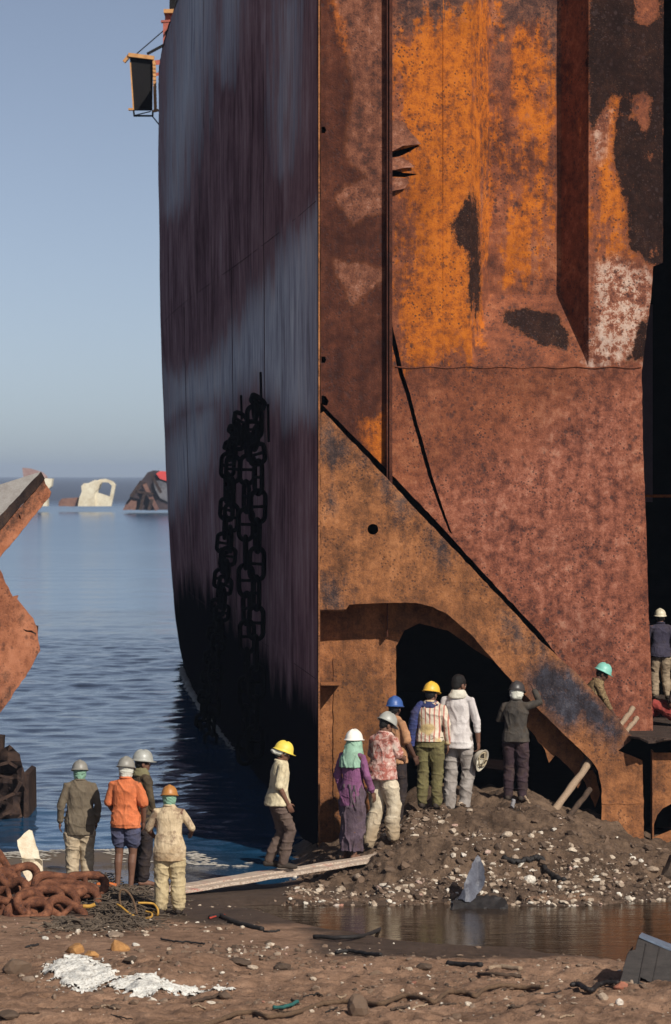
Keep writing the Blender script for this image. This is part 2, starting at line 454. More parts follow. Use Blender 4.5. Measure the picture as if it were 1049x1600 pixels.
def hull_material():
    m = NT('weathered_hull_paint')
    s1 = m.noise(6.0, 6, 0.66, vec=m.map((0.3, 0.075, 0.055)))
    s2 = m.noise(22.0, 4, 0.65, vec=m.map((0.3, 0.10, 0.022)))
    big = m.noise(0.35, 4, 0.6, vec=m.map((1, 0.35, 0.8))); s3 = m.noise(60.0, 4, 0.7, vec=m.map((0.3, 0.10, 0.012))); blt = m.noise(0.55, 7, 0.7, vec=m.map((1, 0.5, 1.2), (3, 8, 1)))
    f = m.math('ADD', m.math('ADD', m.math('MULTIPLY', s1, 0.28), m.math('MULTIPLY', blt, 0.18)), m.math('ADD', m.math('MULTIPLY', big, 0.12), m.math('ADD', m.math('MULTIPLY', s2, 0.22), m.math('MULTIPLY', s3, 0.20))))
    col = m.ramp(f, [(0.40, (0.075, 0.036, 0.036)), (0.47, (0.20, 0.098, 0.104)), (0.53, (0.33, 0.180, 0.175)), (0.62, (0.50, 0.34, 0.33))])
    a = m.attr('m_bleach_sheen')  # bleached paint, with the sky sheen on it also put into the colour
    a = m.math('ADD', a, m.math('MULTIPLY', m.math('SUBTRACT', s1, 0.5), 3.6))
    a = m.math('ADD', a, m.math('MULTIPLY', m.math('SUBTRACT', s2, 0.5), 3.6))
    bl = m.ramp(m.math('ADD', m.math('MULTIPLY', s1, 0.35), m.math('ADD', m.math('MULTIPLY', s2, 0.4), m.math('MULTIPLY', s3, 0.25))), [(0.40, (0.20, 0.14, 0.16)), (0.48, (0.44, 0.38, 0.40)), (0.58, (0.74, 0.68, 0.64))])
    col = m.mix(m.rng(a, 1.0, -1.3, smooth=True), col, bl)
    w = m.attr('m_wet')      # band below the last high-water mark: wet black slime
    w = m.math('ADD', w, m.math('MULTIPLY', m.math('SUBTRACT', s1, 0.5), 2.2))
    wf = m.rng(w, 0.5, -0.5, smooth=True)
    col = m.mix(wf, col, (0.008, 0.006, 0.009))
    rough = m.rng(wf, 0, 1, 0.62, 0.5)
    return m.fin(col, rough, m.bump(m.math('ADD', s1, m.math('MULTIPLY', m.noise(3, 3), 0.8)), 0.25, 0.03), spec=m.math('MULTIPLY', m.rng(a, 0.6, -1.3, smooth=True), 0.13))
M_HULL = hull_material()

# ================================================================== the cut ship
ship = empty('cut_ship', (0, 47, 0))
tag(ship, 'towering rusted ship hull cut open across its bulkhead, beached at the water', 'ship')
S = lambda o: parent_keep(o, ship)

def hull_side():
    zs_c = [-3, -1.5, -0.5, 0, 0.87, 2.58, 4.67, 7.5, 10.6, 14.9, 16.8, 19.7, 21.6, 24]
    uc_c = [335, 312, 297, 288, 277, 270, 262, 256, 251, 248.5, 248, 248, 248, 248]
    T = np.concatenate([np.linspace(0, 1, 90), np.linspace(1.02, 1.5, 14)])
    Z = np.linspace(-3, 23.5, 130)
    Y = 46.62 + 48.4 * T
    uc = np.interp(Z, zs_c, uc_c); k = np.ones(9) / 9
    uc = np.convolve(np.pad(uc, 4, mode='edge'), k, 'valid')
    TT, ZZ = np.meshgrid(T, Z); YY = 46.62 + 48.4 * TT
    UU = 496.5 - (496.5 - uc[:, None]) * (1 - (1 - TT) ** 2)
    XX = (UU - CX) / F * YY
    XX = XX + 0.035 * fbm(YY, ZZ, 0.35, 3, 5) * np.clip(TT * 8, 0, 1)
    # frames showing through the plating
    XX = XX + 0.008 * np.cos(YY * 2 * math.pi / 0.9) * np.clip(TT * 8, 0, 1)
    VV = VH + (CAM_Z - ZZ) / YY * F
    top = np.interp(TT, [0, 0.02, 0.05, 1.5], [14.5, 15.2, 17.2, 17.2])
    ZZ = np.minimum(ZZ, top)
    nr, nc = TT.shape
    v1 = np.stack([XX.ravel(), YY.ravel(), ZZ.ravel()], 1)
    v2 = v1 + np.array((0.03, 0.0, 0))
    N = nr * nc; fs = []
    for i in range(nr - 1):
        for j in range(nc - 1):
            a = i * nc + j
            fs.append((a, a + nc, a + nc + 1, a + 1))
    o = mk('hull_side', v1, fs, M_HULL, None, True)
    px = np.stack([UU.ravel(), VV.ravel()], 1)
    d = multi_sdf(px, [[(335, 560), (385, 490), (430, 420), (470, 360), (500, 320), (500, 640), (470, 660), (430, 630), (395, 590), (350, 630), (285, 640), (262, 650), (262, 590), (310, 575)],
                       [(280, -60), (345, -60), (330, 60), (318, 140), (300, 220), (280, 310), (262, 330), (262, 180), (272, 60)], [(352, -60), (385, -60), (366, 60), (350, 120), (340, 100)],
                       [(262, 700), (300, 640), (340, 640), (330, 720), (300, 760), (264, 800)],
                       [(440, 0), (462, 0), (456, 180), (445, 260), (436, 180)]])
    set_attr(o, 'm_bleach_sheen', d * 0.036)
    wl = np.interp(UU.ravel(), [250, 300, 340, 400, 440, 500], [930, 900, 930, 1010, 1060, 1100])
    set_attr(o, 'm_wet', (wl - VV.ravel()) * 0.014)
    return o
S(hull_side())

# plating seams on the hull side
M_SEAM = simple('dark_weld_seam', (0.11, 0.062, 0.068), None, 6, 0.9, spec=0.0)
def hull_pt(t, z):
    Y = 46.62 + 48.4 * t; uc = float(np.interp(z, [-3, 0, 2.58, 4.67, 7.5, 10.6, 14.9], [335, 288, 270, 262, 256, 251, 248.5]))
    return Vector(((496.5 - (496.5 - uc) * (1 - (1 - t) ** 2) - CX) / F * Y - 0.004, Y, z))
for z0 in (2.6, 9.6):
    mb = MB(); mb.tube([hull_pt(t, z0 + 0.25 * t * t) for t in np.linspace(0.005, 0.98, 60)], 0.004, 5); S(mb.build('plate_seam', M_SEAM))
for t0, za, zb in ((0.10, 2.6, 6.1), (0.19, 6.1, 13.1), (0.33, 2.6, 9.6), (0.43, 1.2, 13.1), (0.47, 13.1, 16.6), (0.62, 2.6, 9.6)):
    mb = MB(); mb.tube([hull_pt(t0, z) for z in np.linspace(za, zb, 14)], 0.007, 5); S(mb.build('plate_seam', M_SEAM))

YB, DT = 47.7, 0.64           # bulkhead plane, depth of its corrugation
def bulk_depth(u, v):
    if v > 572 or u < 733 or u > 921: return YB
    if v <= 460: l0, l1, r0, r1, D = 735, 765, 877, 920, DT
    else:
        k = (v - 460) / 112.0
        l0 = 735; r1 = 920; l1 = 765 - 30 * k; r0 = 877 + 42 * k; D = DT * (1 - k)
    if u <= l0 or u >= r1: d = 0
    elif u < l1: d = DT * (u - l0) / 30.0 if v <= 460 else min(D, DT * (u - l0) / 30.0)
    elif u > r0: d = DT * (r1 - u) / 43.0 if v <= 460 else min(D, DT * (r1 - u) / 43.0)
    else: d = D
    return YB + d
B_OUT = [(612, -200), (1038, -200), (1036, 380), (1036, 410), (1021, 416), (1017, 470), (1008, 540), (1003, 580), (1005, 700), (1010, 820),
         (1013, 930), (1018, 1060), (1021, 1150), (965, 1150), (845, 990), (760, 900), (680, 812), (609, 738), (609, 300)]
crack = [(613, 505), (616, 522), (621, 540), (630, 583), (640, 612), (652, 660), (661, 690), (676, 745), (686, 775), (697, 808), (707, 834), (703, 832), (692, 806), (681, 776),
         (670, 745), (655, 692), (646, 660), (635, 618), (624, 585), (615, 548), (610, 523)]
hole_a = [(613, 237), (640, 230), (657, 226), (640, 237), (625, 244), (613, 246)]
hole_b = [(613, 264), (630, 270), (655, 272), (632, 277), (613, 276)]
ISL = [[(985, 150), (1000, 143), (1021, 151), (1017, 190), (1009, 212), (1000, 205), (996, 188), (979, 188), (978, 182), (987, 176)],
       [(987, 0), (1031, 0), (1029, 26), (1012, 40), (992, 30), (996, 14)], [(1006, 240), (1017, 237), (1016, 250)], [(1014, 392), (1024, 386), (1028, 398), (1018, 402)]]
b_masks = {
    'm_orange': ([[(618, 90), (650, 45), (720, 10), (768, 0), (768, 240), (762, 400), (752, 470), (735, 565), (628, 565), (619, 500), (640, 400), (628, 320), (620, 200)],
                  [(795, 60), (838, 40), (852, 120), (862, 200), (850, 300), (832, 430), (796, 440), (786, 340), (825, 290), (806, 160)],
                  [(952, 147), (975, 147), (972, 280), (988, 335), (985, 392), (950, 405), (930, 330), (938, 250)]], []),
    'm_grey': ([[(600, -200), (748, -200), (742, 20), (700, 60), (655, 105), (640, 60), (618, 60)], [(768, -200), (880, -200), (880, 150), (858, 150), (845, 40), (800, 50), (790, 140), (768, 140)],
                [(612, 190), (652, 190), (658, 300), (612, 300)]], []),
    'm_pale': ([[(928, 420), (960, 405), (1012, 432), (1012, 500), (1002, 562), (925, 568), (930, 500)], [(930, 182), (948, 178), (944, 240), (931, 250)]], []),
    'm_mottle': ([[(660, 790), (730, 735), (830, 680), (930, 610), (1015, 590), (1025, 1160), (960, 1160), (845, 1000), (720, 870)]], []),
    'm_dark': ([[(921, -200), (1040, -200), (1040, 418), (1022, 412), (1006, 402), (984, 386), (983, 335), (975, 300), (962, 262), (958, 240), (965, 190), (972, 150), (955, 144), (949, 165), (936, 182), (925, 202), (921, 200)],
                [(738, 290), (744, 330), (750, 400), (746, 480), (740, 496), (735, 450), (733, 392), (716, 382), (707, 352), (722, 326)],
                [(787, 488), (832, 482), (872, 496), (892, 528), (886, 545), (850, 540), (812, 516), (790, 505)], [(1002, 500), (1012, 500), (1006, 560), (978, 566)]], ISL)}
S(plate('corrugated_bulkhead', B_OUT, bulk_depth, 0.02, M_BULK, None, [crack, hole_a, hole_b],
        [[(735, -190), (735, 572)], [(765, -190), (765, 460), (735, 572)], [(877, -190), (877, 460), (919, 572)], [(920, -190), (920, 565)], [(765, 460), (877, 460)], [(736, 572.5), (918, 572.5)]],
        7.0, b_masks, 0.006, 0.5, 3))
# weld seams
mb = MB(); pts = [Vector(P(u, 574 + 1.2 * math.sin(u * 0.11), YB - 0.006)) for u in range(618, 1004, 8)]; mb.tube(pts, 0.011, 6)
S(mb.build('weld_seam', M_BULK)); 
for an in b_masks: set_attr(bpy.data.objects['weld_seam'], an, [9] * len(mb.v))
mb = MB(); mb.tube([P(693, 572, YB - 0.002), P(693, 300, YB - 0.002), P(693, -190, YB - 0.002)], 0.007, 6)
w2 = mb.build('weld_seam', M_BULK); S(w2)
for an, val in (('m_orange', -1), ('m_grey', 9), ('m_pale', 9), ('m_mottle', 9), ('m_dark', 9)): set_attr(w2, an, [val] * len(mb.v))

# strip of shell framing beside the cut edge
s_masks = {'m_isle': ([[(518, -200), (604, -200), (604, 335), (570, 335), (550, 358), (541, 330), (525, 308), (545, 290), (575, 281), (572, 268), (548, 255), (542, 230), (546, 180), (550, 140), (540, 75), (524, 25)],
                       [(525, 408), (560, 410), (604, 418), (601, 440), (566, 465), (553, 480), (547, 475), (540, 450), (529, 430)]], []),
           'm_orange': ([[(518, 0), (534, 30), (546, 90), (536, 70)], [(560, 660), (604, 640), (604, 740), (572, 700)]], [])}
half = lambda v: [(498, v - 6), (506, v - 5), (509, v), (506, v + 5), (498, v + 6)]
hl = [[(502.5, v - 5), (508, v - 5), (510, v), (508, v + 5), (502.5, v + 5)] for v in (203, 562)] + [[(502.5, 618), (509, 619), (514, 627), (511, 634), (502.5, 632)]]
S(plate('shell_web', [(501.5, -200), (604, -200), (604, 733), (501.5, 630)], 47.4, 0.02, M_STRIP, None, hl, (), 7.0, s_masks, 0.006, 0.4, 5))
mb = MB(); mb.box((X_at(604.5, 47.3) + 0.01, 47.44, 8.9), (0.018, 0.30, 11.4)).box((X_at(610.5, 47.3) + 0.005, 47.31, 9.95), (0.045, 0.018, 9.35))
st = mb.build('stiffener', M_STRIP)
for an in s_masks: set_attr(st, an, [9] * len(mb.v))
S(st)
# torn flaps on the stiffener
for i, (v, w, h) in enumerate(((212, 46, 24), (256, 34, 10), (288, 20, 11))):
    o = plate('torn_flap', [(613, v - h), (632, v - h * 0.9), (640, v - h * 0.3), (613 + w, v + h * 0.55), (630, v + h * 0.65), (613, v + h)],
              lambda u, vv, v=v, w=w, h=h: YB - 0.02 - 0.10 * max(0, (vv - v) / h + 0.3) * (1 - (u - 613) / (w * 1.6)), 0.012, M_STRIP, None, (), (), 5, {'m_isle': ([[(600, v - 60), (680, v - 60), (680, v + 60), (600, v + 60)]], []), 'm_orange': ([[(0, 0), (1, 0), (1, 1)]], [])}, 0.004, 0.6, 20 + i)
    S(o)
# cut edge of the shell plating
mb = MB(); mb.box((X_at(499.0, 46.6), 46.66, 6.7), (0.026, 0.10, 15.7))
S(mb.build('shell_edge', M_INNER))

YW = 46.8
W_OUT = [(500.5, 646), (506, 643), (600, 742), (700, 848), (800, 953), (847, 1004), (900, 1050), (945, 1100), (972, 1132), (988, 1150), (985, 1158), (966, 1173), (985, 1180), (1004, 1188),
         (1006, 1260), (1007, 1345), (940, 1345), (940, 1228), (935, 1205), (924, 1188), (880, 1146), (830, 1096), (800, 1064), (770, 1030), (735, 990), (700, 960), (676, 948), (650, 942), (600, 942), (546, 945), (541, 952), (500.5, 953)]
circ = [(583 + 8.5 * math.cos(a * math.pi / 8), 827 + 8.5 * math.sin(a * math.pi / 8)) for a in range(16)]
S(plate('hopper_web', W_OUT, YW, 0.025, M_WEB, None, [circ], (), 8.0, {
    'm_blue': ([[(812, 1055), (850, 1030), (880, 1040), (940, 1090), (985, 1145), (960, 1172), (930, 1150), (905, 1125), (880, 1140), (850, 1110), (820, 1075)], [(960, 1165), (988, 1150), (986, 1162), (955, 1178)]], []),
    'm_soot': ([[(500, 900), (535, 905), (530, 950), (500, 950)], [(500, 760), (530, 770), (525, 800), (500, 805)], [(600, 745), (640, 790), (625, 800), (595, 770)], [(660, 820), (700, 860), (695, 885), (660, 850)], [(790, 960), (840, 1010), (830, 1030), (795, 990)],
                [(500, 660), (540, 690), (560, 720), (520, 730), (500, 700)]], [])}, 0.01, 0.7, 9))
mb = MB(); mb.tube([P(u, 1256 + 1.0 * math.sin(u * .2), YW - 0.004) for u in range(941, 1007, 6)], 0.009, 6); w3 = mb.build('weld_seam', M_WEB); S(w3)
for an in ('m_blue', 'm_soot'): set_attr(w3, an, [9] * len(mb.v))
# sloping hopper plate behind the web (its underside shows through the opening)
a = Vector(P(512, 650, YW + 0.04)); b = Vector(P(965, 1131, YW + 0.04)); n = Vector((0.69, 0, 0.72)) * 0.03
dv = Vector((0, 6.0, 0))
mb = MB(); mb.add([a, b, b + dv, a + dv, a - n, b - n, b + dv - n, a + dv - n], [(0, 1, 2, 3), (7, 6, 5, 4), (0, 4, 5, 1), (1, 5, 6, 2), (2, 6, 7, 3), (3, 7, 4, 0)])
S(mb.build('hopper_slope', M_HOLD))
# ragged face plate hanging under the slope
S(plate('ragged_flange', [(798, 1060), (806, 1062), (860, 1124), (905, 1170), (932, 1212), (938, 1240), (930, 1262), (922, 1238), (910, 1216), (903, 1232), (897, 1208), (868, 1180), (858, 1192), (852, 1172), (820, 1130), (800, 1085)], YW + 0.32, 0.02, M_INNER2, None, (), (), 8, None, 0.01, 1.2, 14))
YI = YW + 0.66
S(plate('inner_web', [(499, 925), (770, 925), (800, 1050), (750, 1020), (700, 985), (655, 974), (632, 985), (619, 1010), (619, 1345), (499, 1345)], YI, 0.02, M_INNER, None, (), (), 9, None, 0.008, 0.5, 11))
S(plate('brown_overlay', [(521, 1028), (588, 1058), (600, 1082), (618, 1098), (618, 1345), (521, 1345)], YI - 0.022, 0.015, M_INNER2, None, (), (), 9, None, 0.006, 0.8, 12))  # thin browner sheet over the inner web, below a diagonal edge
for v, u1 in ((953, 538), (1069, 534)):
    o = mk('ledge', *(lambda A, B: ([(A[0], YW + 0.03, A[2]), (B[0], YW + 0.03, A[2]), (B[0], YI - 0.03, A[2]), (A[0], YI - 0.03, A[2])] + [(A[0], YW + 0.03, A[2] - 0.02), (B[0], YW + 0.03, A[2] - 0.02), (B[0], YI - 0.03, A[2] - 0.02), (A[0], YI - 0.03, A[2] - 0.02)],
        [(0, 1, 2, 3), (7, 6, 5, 4), (0, 4, 5, 1), (1, 5, 6, 2), (2, 6, 7, 3), (3, 7, 4, 0)]))(P(501.5, v, YW), P(u1, v, YW)), M_INNER)
    S(o)
# double bottom to the right: floor plate, girder edge and tank top
S(plate('floor_plate', [(1021, 1176), (1140, 1176), (1140, 1350), (1021, 1350)], YW - 0.02, 0.025, M_INNER, None, [[(1022, 1308), (1022, 1288), (1027, 1274), (1036, 1263), (1049, 1256), (1075, 1252), (1100, 1262), (1100, 1276)]], (), 10, None, 0.008, 0.4, 15))
mb = MB(); mb.box((X_at(1020, YW), YW + 0.08, 0.75), (0.016, 0.24, 1.62))
S(mb.build('girder_edge', M_INNER))
zt = CAM_Z - (1153 - VH) / F * 46.4
mb = MB()
tp = [(X_at(u, 46.5), 46.5 - d) for u, d in ((986, -0.2), (1000, 0.0), (1012, 0.12), (1024, 0.06), (1036, 0.16), (1050, 0.1), (1300, 0.1))]
vt = [(x, y, zt - (0.05 if i in (2, 3) else 0)) for i, (x, y) in enumerate(tp)] + [(tp[-1][0], 70, zt), (tp[0][0], 70, zt)]
mb.add(vt + [(x, y, z - 0.03) for x, y, z in vt], [tuple(range(9)), tuple(reversed(range(9, 18)))] + [(i, i + 9, (i + 1) % 9 + 9, (i + 1) % 9) for i in range(9)])
S(mb.build('tank_top', M_SOIL))
# the dark hold
mb = MB()
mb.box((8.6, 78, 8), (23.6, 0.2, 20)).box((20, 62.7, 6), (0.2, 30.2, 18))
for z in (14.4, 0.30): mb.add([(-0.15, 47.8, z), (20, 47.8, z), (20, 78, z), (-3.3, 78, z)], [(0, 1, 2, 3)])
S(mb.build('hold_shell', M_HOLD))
mb = MB(); mb.box((7.4, 47.75, 9.2), (4.1, 0.03, 10.4)).box((15.4, 47.75, 7.4), (9.0, 0.03, 14.0))  # unseen screens added beside the frame; their gap lets sun reach the worker
o = mb.build('sun_screen', M_INNER); S(o)
mb = MB(); mb.box((X_at(1009, 50.2), 50.2, CAM_Z - (630 - VH) / F * 50.2), (0.22, 0.02, 3.1)); S(mb.build('hold_frame', simple('purple_grey_steel', (0.14, 0.10, 0.13), None, 4, 0.7)))
mb = MB(); mb.box((5.4, 49.6, CAM_Z - (775 - VH) / F * 49.6), (1.2, 0.25, 0.04)); S(mb.build('hold_stringer', M_EDGE))
# sloping foredeck that closes the hull above the frame
mb = MB(); mb.add([(-0.6, 50, 17.12), (12, 50, 17.12), (12, 112, 17.12), (-3.4, 112, 17.12), (-4.8, 93, 17.12), (-3.5, 77, 17.12), (-1.6, 60, 17.12)], [tuple(range(7))])
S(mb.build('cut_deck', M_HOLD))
# ------------------------------------------------------------------ platform hung on the hull, far up
YP = 94.0
M_RED = simple('red_oxide_paint', (0.42, 0.12, 0.085), (0.26, 0.07, 0.05), 6, 0.7)
M_OCHRE = simple('sunlit_ochre_timber', (0.62, 0.33, 0.13), (0.40, 0.19, 0.07), 6, 0.8)  # sunlit top and side edges: brightness put into the colour
M_BLACK = simple('shade_black', (0.008, 0.007, 0.008), (0.004, 0.004, 0.005), 6, 0.9)  # panel is a shaded face; its shade is put into this black
pf = empty('hanging_platform', P(222, 180, YP)); tag(pf, 'dark upright platform with orange edges hung from a red bracket high on the hull', 'platform')
H_ = lambda o: parent_keep(o, pf)
def px_box(mb, u0, v0, u1, v1, Y, d):
    a = P(u0, v0, Y); b = P(u1, v1, Y)
    return mb.box(((a[0] + b[0]) / 2, Y + d / 2, (a[2] + b[2]) / 2), (abs(b[0] - a[0]), d, abs(b[2] - a[2])))
H_(plate('panel', [(203, 90), (239, 93), (238, 172), (210, 172)], YP, 0.15, M_BLACK, None, (), (), 10, None, 0.01))
mb = MB(); mb.bar(P(201, 86, YP - 0.02), P(241, 91, YP - 0.02), 0.25, 0.11)
mb.bar(P(241, 95, YP), P(243, 172, YP), 0.2, 0.08, (1, 0, 0)); mb.bar(P(204, 98, YP), P(209, 172, YP), 0.16, 0.035, (1, 0, 0))
mb.bar(P(194, 97, YP), P(203, 86, YP), 0.2, 0.09); mb.bar(P(201, 171, YP), P(209, 171, YP), 0.2, 0.06); mb.bar(P(239, 174, YP), P(248, 172, YP), 0.2, 0.06)
for k in range(12):
    mb.box(P(241.5 + k * 0.15, 100 + 6 * k, YP - 0.1), (0.09, 0.05, 0.05))
H_(mb.build('frame', M_OCHRE))
mb = MB(); mb.bar(P(209, 172, YP), P(210, 181, YP), 0.05, 0.05, (1, 0, 0)); mb.bar(P(239, 172, YP), P(239, 181, YP), 0.05, 0.05, (1, 0, 0)); mb.bar(P(209, 181, YP), P(240, 181, YP), 0.05, 0.05); mb.bar(P(212, 180, YP), P(236, 174, YP), 0.03, 0.03)
H_(mb.build('lower_rail', M_BLACK))
mb = MB(); px_box(mb, 255, 35, 300, 150, YP + 0.3, 0.9); px_box(mb, 258, 20, 300, 36, YP + 0.5, 0.7)
mb.bar(P(242, 98, YP + 0.1), P(262, 96, YP + 0.4), 0.12, 0.14); mb.bar(P(242, 117, YP + 0.1), P(262, 112, YP + 0.4), 0.12, 0.09); mb.bar(P(255, 96, YP + 0.3), P(257, 115, YP + 0.3), 0.12, 0.16, (1, 0, 0))
mb.bar(P(252, 34, YP + 0.4), P(275, 33, YP + 0.4), 0.25, 0.06)
H_(mb.build('bracket', M_RED))
mb = MB(); px_box(mb, 256, 14, 300, 20, YP + 0.2, 1.1); H_(mb.build('cap_plank', M_OCHRE))
mb = MB(); px_box(mb, 265, -40, 300, 15, YP + 0.7, 0.3); H_(mb.build('post', M_BLACK))
mb = MB(); mb.tube([P(214, 84, YP), P(257, 47, YP + 0.4)], 0.018, 5); H_(mb.build('stay_wire', M_BLACK)); mb = MB(); mb.tube([P(231, 84, YP), P(257, 70, YP + 0.4)], 0.045, 5); H_(mb.build('stay_rope', M_BLACK)); mb = MB(); mb.tube([P(258, 52, YP + 0.2), P(272, 35, YP + 0.25), P(285, 30, YP + 0.25)], 0.03, 5); H_(mb.build('stay_rope', M_BLACK)); mb = MB(); mb.tube([P(259, 70, YP + 0.2), P(266, 60, YP + 0.25), P(280, 52, YP + 0.25)], 0.03, 5); H_(mb.build('stay_rope', M_BLACK)); mb = MB()
mb.tube([P(238, 181, YP), P(250, 196, YP + 0.5)], 0.02, 5)
H_(mb.build('stay_wire', M_BLACK))

# ------------------------------------------------------------------ chains
M_CHAIN_DK = simple('black_silhouette_chain', (0.007, 0.005, 0.006), (0.003, 0.002, 0.003), 8, 0.9, spec=0.05)  # colour blackened so the chains read as shaded silhouettes
M_CHAIN = rust('rusty_anchor_chain', [(0.2, (0.06, 0.026, 0.018)), (0.45, (0.13, 0.052, 0.03)), (0.65, (0.20, 0.082, 0.045)), (0.85, (0.27, 0.125, 0.07))], speck=0.5, light=0.25, scale=1.4)
def link_mesh(L, W, r, n=26, k=10):
    """stud link: a stadium bar, long axis along x"""
    s = (L - W) / 2; R = W / 2 - r; pts = []
    for i in range(n // 2):
        a = -math.pi / 2 + math.pi * i / (n // 2 - 1); pts.append((s - 0 + R * math.cos(a), R * math.sin(a), 0))
    for i in range(n // 2):
        a = math.pi / 2 + math.pi * i / (n // 2 - 1); pts.append((-s + R * math.cos(a), R * math.sin(a), 0))
    mb = MB(); mb.tube(pts, r, k, closed=True, ref=(0, 0, 1)); mb.tube([(0, -R, 0), (0, 0, 0), (0, R, 0)], [r * 0.75, r * 0.6, r * 0.75], 8)
    return mb
def frame_from(dx, up):
    x = Vector(dx).normalized(); z = Vector(up); z = (z - x * z.dot(x)).normalized(); y = z.cross(x)
    return Matrix((x, y, z)).transposed()
proto_dk = link_mesh(0.66, 0.34, 0.043).build('link', M_CHAIN_DK, smooth=True)
def hull_Y(u): 
    t = 1 - math.sqrt(max(0, 1 - (496.5 - u) / (496.5 - 262))); return 46.62 + 48.4 * t
def hanging_chain(path_px, label, off=0.45, seed=0):
    rg = random.Random(seed)
    pts = catmull([Vector(P(u, v, hull_Y(u) - 2.0)) + Vector((-0.02, 0, 0)) for u, v in path_px], 30)
    root = empty('hull_chain', pts[0]); tag(root, label, 'chain', 'chains hanging down the dark hull side')
    pitch = 0.50; acc = 0; i = 0; k = 0; last = pts[0]
    out = [pts[0]]; d = 0
    for a, b in zip(pts[:-1], pts[1:]):
        d += (b - a).length
        if d >= pitch: out.append(b); d = 0
    for a, b in zip(out[:-1], out[1:]):
        o = proto_dk if not hanging_chain.n else proto_dk.copy()
        if hanging_chain.n: COL.objects.link(o)
        hanging_chain.n += 1; o.parent = root
        up = Vector((rg.uniform(-.25, .25), 1, 0)) if k % 2 == 0 else Vector((1, rg.uniform(-.3, .3) + 0.35, 0))
        R = frame_from(b - a, up).to_4x4()
        o.matrix_local = Matrix.Translation((a + b) / 2 - pts[0]) @ R; k += 1
    return root
hanging_chain.n = 0
hanging_chain([(379, 648), (372, 690), (366, 720), (364, 790), (361, 850), (352, 930), (344, 1000), (336, 1080), (328, 1200)], 'black chain hanging by itself down the shaded hull, farthest from its cut edge')
hanging_chain([(395, 660), (391, 690), (388, 740), (386, 820), (386, 900), (388, 1000), (386, 1100), (384, 1210)], 'black chain in the middle of the three down the shaded hull', seed=3)
hanging_chain([(407, 622), (398, 655), (402, 690), (406, 730), (405, 800), (403, 900), (402, 1000), (402, 1100), (400, 1200)], 'black chain whose top link reaches highest up the shaded hull', seed=5)
hanging_chain([(372, 668), (358, 715), (357, 780), (352, 840), (344, 930), (334, 1010), (322, 1090), (312, 1170)], 'black chain doubled against another one, lowest starting on the shaded hull', seed=9)
hw = MB()
for u, v0, v1, lab in ((377, 618, 655, 'short black wire above the chain hanging by itself on the dark hull'), (407.5, 582, 626, 'black wire above the highest chain link on the dark hull'), (419, 632, 690, 'black wire beside the chains, nearest the cut edge of the dark hull')):
    hw = MB(); hw.tube([P(u, v0, hull_Y(u) - 1.75), P(u + 1, v1, hull_Y(u) - 2.0)], 0.022, 6)
    tag(hw.build('hull_wire', M_CHAIN_DK), lab, 'wire')

# pile of heavy chain on the beach
proto_rk = link_mesh(0.62, 0.37, 0.058).build('link', M_CHAIN, smooth=True)
CH_LINKS = []
def pile_chain(spec, label):
    global proto_used
    root = empty('anchor_chain', P(spec[0][0], spec[0][1], spec[0][2])); tag(root, label, 'chain', 'rusty anchor chain heaped on the beach')
    for i, (u, v, Y, yaw, pitch, roll) in enumerate(spec):
        o = proto_rk if not CH_LINKS else proto_rk.copy()
        if CH_LINKS: COL.objects.link(o)
        CH_LINKS.append(o); o.parent = root
        R = Matrix.Rotation(rad(yaw), 4, 'Z') @ Matrix.Rotation(rad(pitch), 4, 'Y') @ Matrix.Rotation(rad(roll), 4, 'X')
        o.matrix_local = Matrix.Translation(Vector(P(u, v, Y)) - root.location) @ R
    return root
# u, v, Y, yaw, pitch(+ = nose down to +x), roll
pile_chain([(-12, 1360, 41.6, 0, 75, 70), (6, 1358, 41.3, 20, 60, 30), (-6, 1384, 41.0, 20, -25, 75), (18, 1378, 40.9, 60, 20, 40), (14, 1398, 40.6, -12, -28, 55), (30, 1372, 41.2, 30, -10, 80),
            (22, 1418, 40.0, 12, -8, 20), (4, 1424, 40.0, -20, 12, 75), (48, 1412, 40.0, 60, 0, 60), (-20, 1408, 40.2, 30, 30, 30)], 'thick rusty chain heaped high beside the white board')
pile_chain([(64, 1404, 40.2, 8, -4, 48), (86, 1384, 40.9, 5, 8, 60), (102, 1388, 40.7, -10, 4, 20), (90, 1402, 40.4, -12, 24, 62), (104, 1424, 39.9, -28, 26, 30), (134, 1382, 41.0, 14, 0, 55), (118, 1392, 40.8, 10, -2, 15), (70, 1424, 40.0, 15, 8, 70), (44, 1424, 39.8, 5, -6, 38),
            (96, 1398, 41.2, 80, 0, 40), (122, 1404, 40.6, 12, 6, 70)], 'rusty chain trailing over the sand from the heap towards the tangled net')

